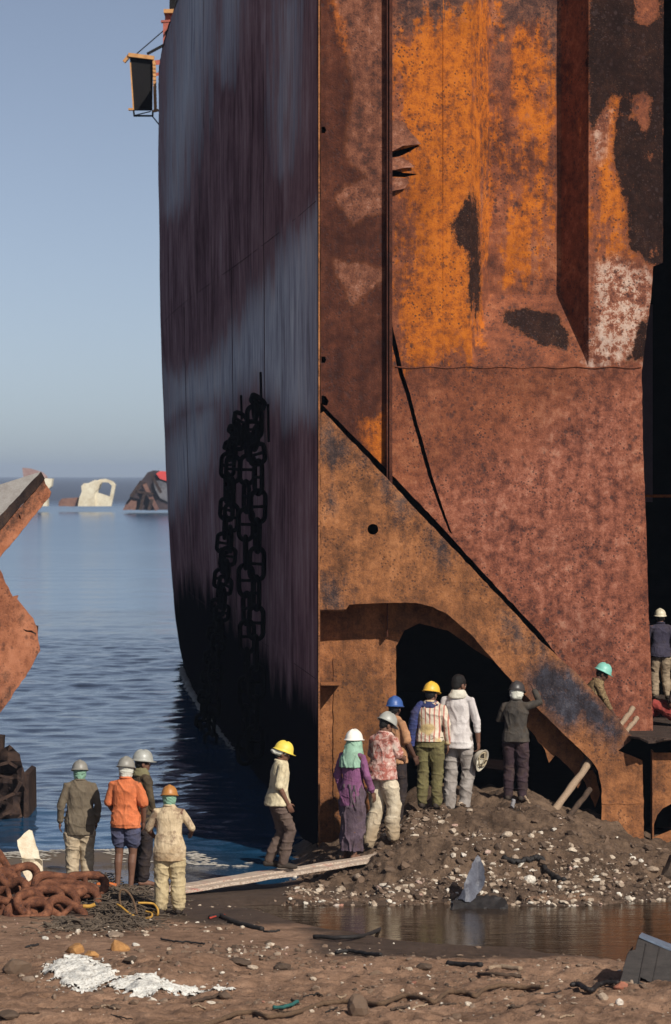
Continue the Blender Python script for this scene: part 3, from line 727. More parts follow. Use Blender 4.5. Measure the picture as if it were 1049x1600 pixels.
# ------------------------------------------------------------------ block of another cut hull, entering the frame
M_SCRAP = rust('pinkish_rust_plate', R_SCRAP, [('m_soot', [(0.3, (0.10, 0.05, 0.035)), (0.7, (0.2, 0.09, 0.055))], 0.04, 0.22)], speck=0.5, light=0.1, streak=0.15)
M_DKR = rust('dark_scorched_steel', [(0.2, (0.02, 0.014, 0.014)), (0.5, (0.04, 0.026, 0.022)), (0.8, (0.075, 0.045, 0.033))], speck=0.4, light=0.2)
M_GRY = simple('grey_deck_coating', (0.30, 0.29, 0.28), (0.20, 0.18, 0.17), 5, 0.8)
cb = empty('cut_hull_block', (-9.5, 52, 0)); tag(cb, 'torn hull block of grey-topped girder and pinkish rust plate poking over the water', 'hull block')
K = lambda o: parent_keep(o, cb)
YC = 52.0
noatt = {'m_soot': ([[(0, 0), (1, 0), (1, 1)]], [])}
def wedge(name, front, Y0, Y1, mat, attrs=None):
    """prism: outline at Y0 pushed straight back to Y1"""
    n = len(front); A = [P(u, v, Y0) for u, v in front]; vs = A + [(x, Y1, z) for x, y, z in A]
    o = mk(name, vs, [tuple(range(n)), tuple(reversed(range(n, 2 * n)))] + [(i, i + n, (i + 1) % n + n, (i + 1) % n) for i in range(n)], mat)
    for an in (attrs or {}): set_attr(o, an, [9] * len(vs))
    return o
# girder: grey upper face, scorched lip, rusty web under it
K(plate('deck_plate', [(-260, 800), (0, 757), (40, 744), (64, 737), (62, 742), (20, 785), (0, 808), (-120, 935), (-260, 1000)], lambda u, v: YC + 0.6 - (v - 737) * 0.006, 0.03, M_GRY, None, (), (), 9, None, 0.004, 0.6, 31))
o = plate('scorched_lip', [(64, 737), (70, 748), (62, 758), (4, 824), (0, 829), (-120, 958), (-260, 1060), (-260, 1000), (-120, 934), (0, 806), (20, 785), (60, 742)], YC - 0.06, 0.06, M_DKR, None, (), (), 7, None, 0.01, 1.0, 32); K(o)
o = plate('girder_web', [(68, 746), (71, 756), (80, 769), (78, 776), (0, 871), (-130, 1010), (-260, 1100), (-260, 1050), (-120, 955), (0, 828), (60, 760)], YC + 0.02, 0.05, M_SCRAP, None, [[(29, 803), (32, 806), (33, 812), (30, 810)]], (), 7,
          {'m_soot': ([[(68, 746), (72, 757), (0, 848), (-130, 985), (-260, 1070), (-260, 1050), (-120, 955), (0, 830)], [(0, 850), (6, 838), (60, 784), (76, 772)]], [])}, 0.008, 0.8, 33); K(o)
# lower plate
o = plate('side_plate', [(0, 890), (6, 904), (20, 932), (23, 931), (29, 930), (27, 936), (40, 952), (52, 966), (58, 980), (59, 990), (63, 1017), (48, 1045), (30, 1072), (12, 1098), (0, 1114), (-120, 1270), (-260, 1300), (-260, 980), (-100, 860), (-30, 840)], YC + 0.1, 0.03, M_SCRAP, None,
          [[(35, 982), (43, 985), (50, 985), (57, 990), (56, 992), (48, 988), (40, 987)]], (), 7,
          {'m_soot': ([[(28, 968), (36, 962), (31, 976)], [(0, 1055), (16, 1050), (10, 1062)], [(52, 966), (58, 982), (56, 984), (46, 966)], [(0, 1090), (22, 1072), (14, 1092), (0, 1112)], [(52, 1014), (63, 1017), (56, 1030)]], [])}, 0.012, 1.0, 34); K(o)
K(wedge('dark_backing', [(24, 970), (60, 978), (58, 1000), (20, 1000)], YC + 0.25, YC + 0.3, M_DKR)); K(wedge('dark_backing', [(20, 795), (40, 795), (36, 815), (16, 815)], YC + 0.2, YC + 0.25, M_DKR))  # dark backing plates added behind the openings so they read black
mb = MB(); mb.box((-9.2, YC + 1.4, 2.2), (1.6, 2.4, 5.6)).bar((-9.2, YC + 0.5, 4.4), (-5.8, YC + 0.5, 4.4), 0.3, 0.4)
K(mb.build('block_side', M_DKR))

# crumpled dark hull piece standing in the shallows
dk = empty('crumpled_wreck_piece', P(10, 1275, 52.6)); tag(dk, 'black crumpled steel wreck piece sitting in the shallow water', 'wreckage')
D_ = lambda o: parent_keep(o, dk)
YD = 52.4
def crumple(u, v): return YD - 0.25 * mnoise.noise(Vector((u * 0.05, v * 0.045, 3))) - 0.5 * abs(mnoise.noise(Vector((u * 0.028, v * 0.03, 9))))
D_(plate('crushed_side', [(-60, 1180), (0, 1172), (15, 1164), (31, 1179), (35, 1197), (39, 1209), (38, 1275), (30, 1284), (-60, 1290)], crumple, 0.04, M_DKR, None, (), (), 7, None, 0, 0.8, 41))
D_(wedge('end_plate', [(38, 1207), (45, 1210), (46, 1276), (37, 1288)], YD - 0.1, YD + 1.2, M_DKR))
D_(wedge('stump', [(-12, 1148), (6, 1150), (5, 1172), (-12, 1178)], YD + 0.05, YD + 0.3, M_DKR))
for a, b, c in (((-20, 1200), (14, 1191), 0.05), ((0, 1212), (22, 1216), 0.035), ((0, 1250), (24, 1239), 0.05), ((5, 1273), (23, 1265), 0.05), ((14, 1191), (27, 1199), 0.04), ((24, 1239), (33, 1222), 0.06)):
    mb = MB(); mb.bar(P(*a, YD - 0.5), P(*b, YD - 0.5), 0.05, c); D_(mb.build('bent_rib', M_DKR))

# ------------------------------------------------------------------ wrecks far out
YF = 480.0
M_WWHITE = simple('faded_white_wreck', (0.76, 0.71, 0.56), (0.42, 0.34, 0.22), 0.5, 0.8)
M_WPINK = simple('faded_pink_wreck', (0.40, 0.28, 0.26), (0.24, 0.15, 0.14), 0.4, 0.8)
M_WDARK = simple('dark_wreck_steel', (0.060, 0.040, 0.044), (0.012, 0.010, 0.014), 0.35, 0.9)
M_WRED = simple('bright_red_wreck_paint', (0.62, 0.07, 0.06), (0.45, 0.05, 0.05), 0.6, 0.7)
M_WBRN = simple('pale_brown_wreck', (0.26, 0.14, 0.10), (0.10, 0.05, 0.045), 0.4, 0.8)
w = empty('white_wreck', P(140, 788, YF)); tag(w, 'white sunken wheelhouse with an open frame far out on the water', 'wreck')
Wp = lambda o: parent_keep(o, w)
Wp(plate('wheelhouse', [(122, 791), (124, 778), (128, 768), (127, 760), (131, 755), (138, 755), (142, 753), (148, 750), (158, 752), (154, 764), (148, 770), (149, 791)], YF, 4, M_WWHITE, None, (), (), 9, None, 0, 0.4, 51))
Wp(plate('open_frame', [(147, 791), (149, 768), (150, 752), (156, 749), (165, 748), (176, 752), (181, 757), (178, 772), (174, 791)], YF + 0.5, 1.2, M_WWHITE, None, [[(153, 770), (154, 760), (160, 753.5), (170, 754), (175, 759), (172, 776), (160, 772)]], (), 9, None, 0, 0.2, 52))
Wp(plate('deck_edge', [(92, 784), (97, 779), (112, 778), (123, 777), (123, 791), (92, 791)], YF + 1, 3, M_WBRN, None, (), (), 9, None, 0, 0.4, 53))
w = empty('dark_wreck', P(235, 795, YF - 20)); tag(w, 'dark broken wreck with a red top leaning out of the water beside the hull', 'wreck')
Wd = lambda o: parent_keep(o, w)
Y2 = 455.0
Wd(plate('sloping_side', [(193, 797), (197, 786), (204, 776), (213, 764), (222, 750), (231, 738), (240, 735), (247, 742), (258, 752), (330, 760), (330, 797)], Y2, 14, M_WDARK, None, (), (), 8, None, 0.6, 0.5, 54))
Wd(plate('red_top', [(244, 740), (250, 736), (262, 737), (290, 738), (290, 750), (262, 752), (250, 748)], Y2 - 0.8, 6, M_WRED, None, (), (), 8, None, 0.1, 0.4, 55))
Wd(plate('stern_patch', [(192, 797), (196, 789), (206, 780), (214, 783), (212, 797)], Y2 - 0.7, 1, M_WBRN, None, (), (), 6, None, 0.1, 0.4, 56))
Wd(plate('grey_deckhouse', [(240, 752), (252, 750), (262, 756), (290, 756), (290, 790), (262, 784), (250, 778), (243, 766)], Y2 - 0.6, 1, simple('grey_wreck_side', (0.16, 0.16, 0.18), (0.04, 0.04, 0.05), 0.5, 0.8), None, (), (), 7, None, 0.2, 0.5, 57))
mb = MB(); mb.bar(P(226, 756, Y2 - 1.2), P(246, 797, Y2 - 1.2), 0.6, 0.55, (1, 0, 0)); Wd(mb.build('mast', M_WBRN))
for a_, b_, w_ in (((205, 776), (222, 752), .5), ((212, 768), (240, 772), .35), ((219, 797), (226, 772), .4), ((236, 740), (252, 770), .4), ((233, 797), (238, 780), .5)):
    mb = MB(); mb.bar(P(*a_, Y2 - 1.6), P(*b_, Y2 - 1.6), 0.5, w_, (1, 0, 0)); Wd(mb.build('torn_frame', M_DKR))
w = empty('pale_wreck', P(58, 790, YF)); tag(w, 'small pale wreck mostly hidden behind the grey-topped girder', 'wreck')
Wq = lambda o: parent_keep(o, w)
Wq(plate('deckhouse', [(35, 731), (44, 732), (63, 738), (70, 745), (70, 791), (20, 791), (37, 745)], YF, 5, M_WPINK, None, (), (), 9, None, 0, 0.3, 58))
Wq(plate('bow_piece', [(66, 747), (82, 748), (80, 760), (74, 766), (74, 791), (64, 791)], YF - 1, 3, M_WWHITE, None, (), (), 9, None, 0, 0.3, 59))
# ================================================================== ground
def ground(x, y, detail=True):
    x = np.asarray(x, float); y = np.asarray(y, float)
    base = np.interp(y, [-80, 20, 28, 31, 33, 36, 38, 40, 42, 43.6, 45, 47, 52, 60, 120], [2.5, 1.0, .42, .30, .22, .20, .16, .11, .07, .01, -.12, -.22, -.5, -1.2, -4])
    # pool in front of the mound
    lo = np.interp(x, [-1.6, -1.1, -0.6, -0.2, 0.9, 2.0, 2.6, 3.2, 5, 9], [41.0, 40.4, 39.2, 38.3, 37.0, 36.6, 35.8, 35.1, 34.6, 34.4])
    lo = lo + 0.5 * fbm(x, y, 0.8, 2, 71)
    left = sstep(-1.7, -0.9, x)
    pool = sstep(0, 1.3, y - lo) * left * (1 - sstep(41.2, 42.0, y) * (1 - sstep(0.2, 0.6, x)))
    base = base * (1 - pool) + (-0.10) * pool
    # mound
    hc = np.interp(x, [-0.9, -0.45, 0.0, .32, .68, 1.04, 1.58, 2.1, 2.5, 3.0, 3.65, 4.28, 4.7, 6, 9], [0, .06, .22, .36, .56, .84, .96, .97, .96, .84, .60, .38, .28, .24, .1])
    hc = hc + 0.07 * fbm(x, y * 0.3, 1.1, 3, 5) * sstep(0, 0.4, hc)
    y0 = 41.55 + 0.45 * fbm(x, 0 * x, 0.7, 3, 8); s = np.clip((y - y0) / (44.8 - y0), 0, 1)
    prof = s + 0.09 * np.sin(s * 2 * math.pi * 2.2 + 2.5 * fbm(x, y, 0.5, 2, 14)) * s * (1 - s) * 3.0
    back = 1 - sstep(47.5, 52, y)
    m = hc * np.clip(prof, 0, 1.05) * back
    mm = sstep(0.01, 0.10, m)
    z = np.where(m > 0.001, np.maximum(base, -0.06) * (1 - mm) + mm * 0.0 + m, base)
    if detail:
        am = 0.13 * mm + 0.05 * (1 - mm) * sstep(37.6, 34.5, y)
        z = z + am * fbm(x, y, 1.5, 4, 3) + 0.055 * mm * fbm(x, y, 5, 4, 4)
        z = z + 0.012 * fbm(x, y, 5, 3, 6) * sstep(-0.05, 0.08, z)
        ridge = 1 - np.abs(fbm(x, y, 2.3, 3, 44)) * 2.2
        z = z + 0.085 * mm * ridge - 0.075 * mm + 0.035 * mm * (1 - np.abs(fbm(x, y, 5.2, 3, 45)) * 2.4)
        # low sand hump by the white powder and tyre ruts near the camera
        z = z + 0.13 * np.exp(-((x + 1.75) / 0.55) ** 2 - ((y - 34.8) / 0.8) ** 2)
        z = z + 0.10 * np.exp(-((x - 3.6) / 1.0) ** 2 - ((y - 32.7) / 0.9) ** 2)
        z = z + 0.065 * (1 - mm) * fbm(x, y, 1.5, 5, 19) * sstep(37.0, 34, y) + 0.045 * (1 - mm) * (1 - np.abs(fbm(x, y, 3.1, 3, 20)) * 3) * sstep(36.5, 34.5, y)
    return z
_GX = np.arange(-7, 7, 0.04); _GY = np.arange(28, 62, 0.04)
_GZ = ground(*[k.ravel() for k in np.meshgrid(_GX, _GY)]).reshape(len(_GY), len(_GX))
def gz(x, y):
    """bilinear look-up in the height field"""
    fx = min(max((x + 7) / 0.04, 0), len(_GX) - 1.001); fy = min(max((y - 28) / 0.04, 0), len(_GY) - 1.001)
    i, j = int(fx), int(fy); a, b = fx - i, fy - j
    return float((_GZ[j, i] * (1 - a) + _GZ[j, i + 1] * a) * (1 - b) + (_GZ[j + 1, i] * (1 - a) + _GZ[j + 1, i + 1] * a) * b)
def ground_v(u, v, zoff=0.0):
    """walk down a photo pixel's ray to the ground"""
    Y = 30.0; kx = (u - CX) / F; kz = (v - VH) / F
    while Y < 60:
        if CAM_Z - kz * Y <= gz(kx * Y, Y) + zoff: return Vector((kx * Y, Y, gz(kx * Y, Y)))
        Y += 0.04
    return Vector(P(u, v, 44))

def sand_material():
    m = NT('beach_sand_and_mud')
    n1 = m.noise(1.1, 6, 0.62); n2 = m.noise(9, 6, 0.68); n3 = m.noise(55, 4, 0.7)
    f = m.math('ADD', m.math('MULTIPLY', n1, 0.35), m.math('ADD', m.math('MULTIPLY', n2, 0.4), m.math('MULTIPLY', n3, 0.25)))
    dry = m.ramp(f, [(0.34, (0.10, 0.054, 0.033)), (0.46, (0.21, 0.123, 0.078)), (0.57, (0.32, 0.195, 0.128)), (0.72, (0.44, 0.295, 0.205))])
    wet = m.ramp(f, [(0.34, (0.035, 0.024, 0.018)), (0.5, (0.075, 0.050, 0.036)), (0.68, (0.115, 0.08, 0.06))])
    earth = m.ramp(f, [(0.33, (0.028, 0.017, 0.011)), (0.45, (0.088, 0.056, 0.037)), (0.57, (0.165, 0.108, 0.071)), (0.72, (0.27, 0.185, 0.128))])
    w = m.math('ADD', m.attr('m_wet'), m.math('MULTIPLY', m.math('SUBTRACT', n1, 0.5), 0.7))
    wf = m.rng(w, 0.35, 0.65, smooth=True)
    col = m.mix(wf, dry, wet)
    mf = m.rng(m.math('ADD', m.attr('m_mound'), m.math('MULTIPLY', m.math('SUBTRACT', n2, 0.5), 0.3)), 0.3, 0.7)
    col = m.mix(mf, col, m.mix(m.math('MULTIPLY', wf, 0.75), earth, wet))
    oil = m.rng(m.noise(0.9, 7, 0.7, vec=m.map((1, 1.6, 1), (4, 9, 2))), 0.53, 0.62)
    col = m.mix(m.math('MULTIPLY', oil, 0.55), col, m.mix(1.0, col, (0.30, 0.27, 0.25), 'MULTIPLY'))
    # scatter of grit
    v = m.voro(38); pale = m.rng(v, 0.16, 0.08)
    pick = m.rng(m.noise(14, 3, 0.6), 0.55, 0.62)
    col = m.mix(m.math('MULTIPLY', m.math('MULTIPLY', pale, pick), 0.7), col, (0.38, 0.31, 0.25))
    dk = m.rng(m.voro(24, vec=m.map(loc=(3, 1, 1))), 0.2, 0.1)
    col = m.mix(m.math('MULTIPLY', m.math('MULTIPLY', dk, m.rng(m.noise(6, 3, vec=m.map(loc=(8, 8, 8))), 0.5, 0.6)), 0.8), col, (0.03, 0.022, 0.018))
    h = m.math('ADD', m.math('MULTIPLY', n2, 1.0), m.math('MULTIPLY', n3, 0.35))
    h = m.math('ADD', h, m.math('MULTIPLY', pale, 0.3))
    rough = m.rng(wf, 0, 1, 0.95, 0.62)
    return m.fin(col, rough, m.bump(h, 0.9, 0.05), spec=0.3)
M_SAND = sand_material()

def build_ground():
    fx = np.arange(-5.6, 5.8, 0.034); fy = np.arange(30.4, 47.6, 0.034)
    xs = np.concatenate([[-600, -250, -100, -50, -30, -20, -14, -10, -8, -6.6], fx, [6.4, 8, 10, 14, 20, 30, 60, 150, 600]])
    ys = np.concatenate([[-300, -100, -40, 0, 12, 20, 25, 28, 29.4], fy, [48.5, 50, 53, 58, 66, 80, 100, 140]])
    XX, YY = np.meshgrid(xs, ys); x = XX.ravel(); y = YY.ravel()
    z = ground(x, y)
    nr, nc = XX.shape
    me = bpy.data.meshes.new('ground')
    co = np.stack([x, y, z], 1).astype(np.float32)
    i = np.arange(nr - 1)[:, None] * nc + np.arange(nc - 1)[None, :]
    i = i.ravel(); q = np.stack([i, i + 1, i + nc + 1, i + nc], 1).astype(np.int32)
    me.vertices.add(len(co)); me.vertices.foreach_set('co', co.ravel())
    me.loops.add(q.size); me.loops.foreach_set('vertex_index', q.ravel())
    me.polygons.add(len(q)); me.polygons.foreach_set('loop_start', np.arange(0, q.size, 4, dtype=np.int32))
    me.polygons.foreach_set('use_smooth', np.ones(len(q), bool))
    me.update(calc_edges=True); me.validate()
    o = bpy.data.objects.new('ground', me); COL.objects.link(o); me.materials.append(M_SAND); tag(o, kind='structure')
    mound = sstep(41.2, 42.2, y) * sstep(-0.9, -0.1, x) * (1 - sstep(60, 70, y))
    wet = 1 - sstep(0.03, 0.13, z); wet = np.maximum(wet, sstep(38.5, 40.5, y + 0.9 * sstep(-2.6, -1.4, x)) * (1 - mound) * 0.8)
    wet = np.maximum(wet, sstep(35.0, 36.2, y) * sstep(-1.2, 0.4, x) * (1 - mound) * 0.75)
    hfar = sstep(0.5, 0.0, z) * mound
    set_attr(o, 'm_mound', mound); set_attr(o, 'm_wet', np.maximum(wet * (1 - mound), hfar * 0.8 * sstep(43.5, 41.8, y)))
build_ground()

# ================================================================== water
def water_material(name, deep, ripple, pool=False):
    m = NT(name)
    if pool:
        n = m.noise(5.0, 3, 0.55, vec=m.map((0.55, 2.6, 1))); n2 = m.noise(1.2, 2, 0.5, vec=m.map((0.6, 2.0, 1)))
        h = m.math('ADD', m.math('MULTIPLY', n, 0.6), n2)
        col = m.mix(m.rng(m.noise(2, 4), 0.4, 0.65), deep, tuple(k * 1.6 for k in deep))
        return m.fin(col, 0.10, m.bump(h, ripple, 0.03), spec=0.5)
    n = m.noise(2.6, 5, 0.65, vec=m.map((0.40, 1.0, 1))); n2 = m.noise(0.55, 5, 0.65, vec=m.map((0.75, 1.0, 1))); n3 = m.noise(0.07, 4, 0.6, vec=m.map((0.5, 1.0, 1)))
    h = m.math('ADD', m.math('MULTIPLY', n, 0.30), m.math('ADD', m.math('MULTIPLY', n2, 0.8), m.math('MULTIPLY', n3, 1.0)))
    sep = m.n('ShaderNodeSeparateXYZ', {'Vector': m.co}).outputs['Y']
    # ruffled bands: breeze on the open water, and far out
    band = m.rng(m.noise(0.018, 4, 0.6, vec=m.map((0.25, 1.0, 1))), 0.42, 0.60)
    far = m.rng(m.math('ADD', sep, m.math('MULTIPLY', m.math('SUBTRACT', n3, 0.5), 120)), 480, 700)
    st = m.math('ADD', ripple, m.math('MULTIPLY', band, ripple * 0.7))
    st = m.math('ADD', st, m.math('MULTIPLY', far, 0.5))
    col = m.mix(far, deep, (0.055, 0.06, 0.085))
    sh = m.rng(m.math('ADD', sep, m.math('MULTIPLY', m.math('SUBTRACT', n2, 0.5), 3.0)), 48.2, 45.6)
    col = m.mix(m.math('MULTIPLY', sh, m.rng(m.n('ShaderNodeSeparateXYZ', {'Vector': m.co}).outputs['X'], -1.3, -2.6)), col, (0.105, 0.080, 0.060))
    nrm = m.n('ShaderNodeBump', {'Height': h, 'Strength': st, 'Distance': 0.22}).outputs[0]
    return m.fin(col, m.math('MAXIMUM', m.rng(sep, 90, 300, 0.10, 0.17), m.rng(far, 0, 1, 0.10, 0.38)), nrm, spec=0.85)
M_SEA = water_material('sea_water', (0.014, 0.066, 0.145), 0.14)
M_POOL = water_material('muddy_water', (0.026, 0.016, 0.009), 0.30, True)
def grid_sheet(name, xs, ys, zfun, mat, kind='structure'):
    XX, YY = np.meshgrid(np.array(xs, float), np.array(ys, float)); x = XX.ravel(); y = YY.ravel(); z = zfun(x, y)
    nr, nc = XX.shape
    i = (np.arange(nr - 1)[:, None] * nc + np.arange(nc - 1)[None, :]).ravel()
    o = mk(name, np.stack([x, y, z], 1).tolist(), np.stack([i, i + 1, i + nc + 1, i + nc], 1).tolist(), mat, None, True)
    tag(o, kind=kind); return o
def sea_z(x, y):
    fade = sstep(43, 47, y) * (1 - sstep(220, 420, y)); near = sstep(43, 50, y) * (1 - sstep(90, 160, y))
    yy = y + 3 * fbm(x, y, 0.05, 2, 90)
    z = 0.014 * fade * np.sin(yy * 2 * math.pi / 6.5) * (0.5 + fbm(x, y, 0.08, 2, 91) * 2)
    z = z + 0.055 * near * fbm(x * 0.7, y, 0.9, 3, 92) + 0.035 * near * fbm(x * 0.8, y, 2.6, 2, 93)
    # small breaking wave at the shore
    c = 46.1 + 0.5 * fbm(x, 0 * y, 0.35, 2, 94)
    z = z + 0.16 * np.exp(-((y - c) / 0.32) ** 2) * sstep(-1.4, -2.2, x)
    return z - 0.004
ys = np.concatenate([np.arange(42.3, 60, 0.07), np.arange(60, 110, 0.2), np.arange(110, 260, 0.8), np.geomspace(260, 6000, 60)])
xs = np.concatenate([[-6000, -3000, -1000, -400, -150, -80, -45, -25, -16], np.arange(-12, 1.0, 0.13), [2, 5, 12, 30, 80, 200, 600, 2500, 6000]])
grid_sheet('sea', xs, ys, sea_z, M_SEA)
grid_sheet('pool_water', np.linspace(-2.2, 9, 60), np.linspace(33.5, 41.95, 60), lambda x, y: 0 * x + 0.0, M_POOL)

# foam along the little breaker, pale line along the hull
M_FOAM = simple('sea_foam', (0.50, 0.47, 0.42), (0.26, 0.23, 0.20), 4, 0.9, stretch=(0.5, 1, 1))
def foam_strip():
    xs = np.arange(-6.5, -1.2, 0.035); PX = []; PY = []; RR = []
    for k in range(4):
        c = 46.1 + 0.5 * fbm(xs, 0 * xs, 0.35, 2, 94) + (-0.36, -0.14, 0.06, 0.25)[k]
        w = 0.03 + 0.4 * fbm(xs, 0 * xs + k * 3.0, 1.6, 3, 95)
        for x, cc, ww in zip(xs, c, w):
            if ww < 0.05: continue
            for q in range(int(2 + ww * 16)):
                PX.append(x + RNG.normal() * 0.02); PY.append(cc + RNG.normal() * ww * 0.6); RR.append(0.016 + 0.028 * RNG.random() * ww * 4)
    ZZ = sea_z(np.array(PX), np.array(PY)) + 0.004; mb = MB(); n = 6
    for px, py, r, z in zip(PX, PY, RR, ZZ):
        mb.add([(px + r * 2.2 * math.cos(a * 2 * math.pi / n), py + r * math.sin(a * 2 * math.pi / n), z) for a in range(n)] + [(px, py, z + r * 0.5)], [(i, (i + 1) % n, n) for i in range(n)])
    o = mb.build('foam', M_FOAM, smooth=True); tag(o, 'strip of white foam where the little wave breaks by the beach', 'foam', kind='stuff')
foam_strip()
mb = MB()  # pale flecks in a line at the hull's waterline
for u in np.arange(289, 372, 0.8):
    for s_ in range(2):
        t_ = 1 - math.sqrt(max(0, 1 - (496.5 - float(u)) / (496.5 - 288))); Y = 46.62 + 48.4 * t_; x = X_at(u, Y) - 0.03 - RNG.random() * 0.10; r = (0.04 + 0.06 * RNG.random()) * (1.3 - (u - 289) / 83.0); n = 6
        b = [(x + r * math.cos(a * 2 * math.pi / n), Y + 2.5 * r * math.sin(a * 2 * math.pi / n), 0.05) for a in range(n)] + [(x, Y, 0.05 + r * 0.7)]
        mb.add(b, [(i, (i + 1) % n, n) for i in range(n)])
o = mb.build('foam', M_FOAM, smooth=True); tag(o, 'thin pale line along the waterline of the dark hull', 'foam', kind='stuff')

# ================================================================== stones and litter
def ico(sub):
    bm = bmesh.new(); bmesh.ops.create_icosphere(bm, subdivisions=sub, radius=1)
    v = np.array([p.co[:] for p in bm.verts]); f = np.array([[q.index for q in p.verts] for p in bm.faces]); bm.free(); return v, f
IV1, IF1 = ico(1); IV2, IF2 = ico(2)
def rock_verts(rg, V, rough=0.28):
    v = V.copy(); 
    for _ in range(5):
        d = rg.normal(size=3); d /= np.linalg.norm(d); h = 0.55 + 0.3 * rg.random()
        p = v @ d; v = v - np.outer(np.maximum(p - h, 0), d)
    return v * (1 + rough * 0.4 * (rg.random((len(v), 1)) - 0.5))
def stone_material():
    m = NT('mixed_stones'); a = m.attr('tint')
    col = m.ramp(a, [(0.0, (0.050, 0.031, 0.020)), (0.25, (0.15, 0.094, 0.060)), (0.45, (0.26, 0.19, 0.14)), (0.62, (0.40, 0.31, 0.23)), (0.8, (0.56, 0.47, 0.37)), (0.93, (0.72, 0.68, 0.60)), (1.0, (0.34, 0.12, 0.07))])
    n = m.noise(30, 4, 0.65); col = m.mix(m.rng(n, 0.4, 0.7, 0, 0.5), col, (0.10, 0.07, 0.05))
    return m.fin(col, 0.85, m.bump(n, 0.4, 0.01))
M_STONE = stone_material()
M_OCH = simple('ochre_sandstone', (0.46, 0.24, 0.085), (0.24, 0.115, 0.045), 9, 0.9, 0.5)
def scatter(name, n, sampler, size, label, cat, seed, tint=(0, 1), flat=0.6, gamma=2.5, edge=None, skew=1.35):
    rg = np.random.default_rng(seed); VV = []; FF = []; TT = []; base = 0
    xy = sampler(rg, n); z = ground(xy[:, 0], xy[:, 1])
    for (x, y), zz in zip(xy, z):
        if zz < -0.02: continue
        s = size[0] + (size[1] - size[0]) * rg.random() ** gamma
        v = rock_verts(rg, IV1) * s * np.array([0.7 + 0.8 * rg.random(), 0.7 + 0.6 * rg.random(), flat * (0.6 + 0.7 * rg.random())])
        q = Quaternion((rg.normal(), rg.normal() * 0.2, rg.normal() * 0.2, rg.normal() * 1.5)).normalized().to_matrix()
        v = v @ np.array(q).T + np.array([x, y, zz + s * 0.12])
        VV.append(v); FF.append(IF1 + base); base += len(v); TT.append(np.full(len(v), tint[0] + (tint[1] - tint[0]) * rg.random() ** skew))
    o = mk(name, np.concatenate(VV).tolist(), np.concatenate(FF).tolist(), M_STONE); set_attr(o, 'tint', np.concatenate(TT))
    tag(o, label, cat, kind='stuff'); return o
def smp_mound(rg, n):
    x = rg.uniform(-0.7, 5.6, n * 2); y = 41.5 + 3.6 * rg.random(n * 2) ** 1.25
    k = fbm(x, y, 0.9, 3, 61) + 0.35 * (rg.random(n * 2) - 0.35) + 0.25 * (y < 42.6) > 0.0
    return np.stack([x[k], y[k]], 1)[:n]
scatter('rubble', 4200, smp_mound, (0.007, 0.065), 'pebbles and broken bits littering the brown earth mound', 'rubble', 11, tint=(0.05, 0.98), gamma=4.5, skew=1.3)
def smp_mound_all(rg, n): return np.stack([rg.uniform(-0.5, 5.4, n), 41.7 + 3.5 * rg.random(n)], 1)
scatter('earth_clods', 2200, smp_mound_all, (0.008, 0.075), 'crumbled brown clods covering the earth mound', 'earth', 15, tint=(0.04, 0.22), gamma=5.0, flat=0.75, skew=1.0)
def smp_beach(rg, n):
    x = rg.uniform(-4.2, 4.2, n * 3); y = rg.uniform(31, 41, n * 3)
    k = (fbm(x, y, 0.7, 3, 62) + 0.5 * (rg.random(n * 3) - 0.45) > 0.08) & ((y < 36.5) | (x < -0.9))
    return np.stack([x[k], y[k]], 1)[:n]
scatter('pebbles', 1500, smp_beach, (0.006, 0.042), 'small pebbles and shell bits strewn over the sand', 'pebbles', 12, gamma=4.0)
scatter('sand_clods', 1300, lambda rg, n: np.stack([rg.uniform(-4.2, 4.2, n), 31 + 5.0 * rg.random(n) ** 0.9 + 4.5 * rg.random(n) ** 3 * (rg.random(n) < .35)], 1), (0.008, 0.055), 'crumbled brown lumps over the trampled sand', 'sand lumps', 16, tint=(0.16, 0.38), gamma=5.0, flat=0.6, skew=1.0)
def smp_edge(rg, n):
    x = rg.uniform(-0.8, 5.0, n); return np.stack([x, 41.5 + 0.35 * rg.normal(size=n) * 0.8 + 0.35 * fbm(x, 0 * x, 0.7, 3, 8)], 1)
scatter('shore_rubble', 520, smp_edge, (0.010, 0.055), 'stony edge where the mound meets the muddy pool', 'rubble', 13, gamma=3.5, skew=1.7)

def stone(u, v, size, tint, label=None, group=None, seed=0, flat=0.6, name='stone', up=0.25, squash=(1, 1), ochre=False):
    rg = np.random.default_rng(seed); p = ground_v(u, v)
    vv = rock_verts(rg, IV2, 0.2) * size * np.array([squash[0] * (0.8 + 0.5 * rg.random()), 0.8 * squash[1], flat])
    vv = vv * (1 + 0.12 * np.array([[mnoise.noise(Vector(q) * (2.2 / size) + Vector((seed, 0, 0)))] for q in vv]))
    a = rg.uniform(0, 6.28); c, s = math.cos(a), math.sin(a); vv = vv @ np.array([[c, -s, 0], [s, c, 0], [0, 0, 1]]).T
    o = mk(name, vv.tolist(), IF2.tolist(), M_STONE); o.location = p + Vector((0, 0, size * flat * up)); set_attr(o, 'tint', np.full(len(vv), tint))
    if ochre: o.data.materials[0] = M_OCH
    tag(o, label, 'stone' if name != 'rubbish_lump' else 'rubbish', group); return o
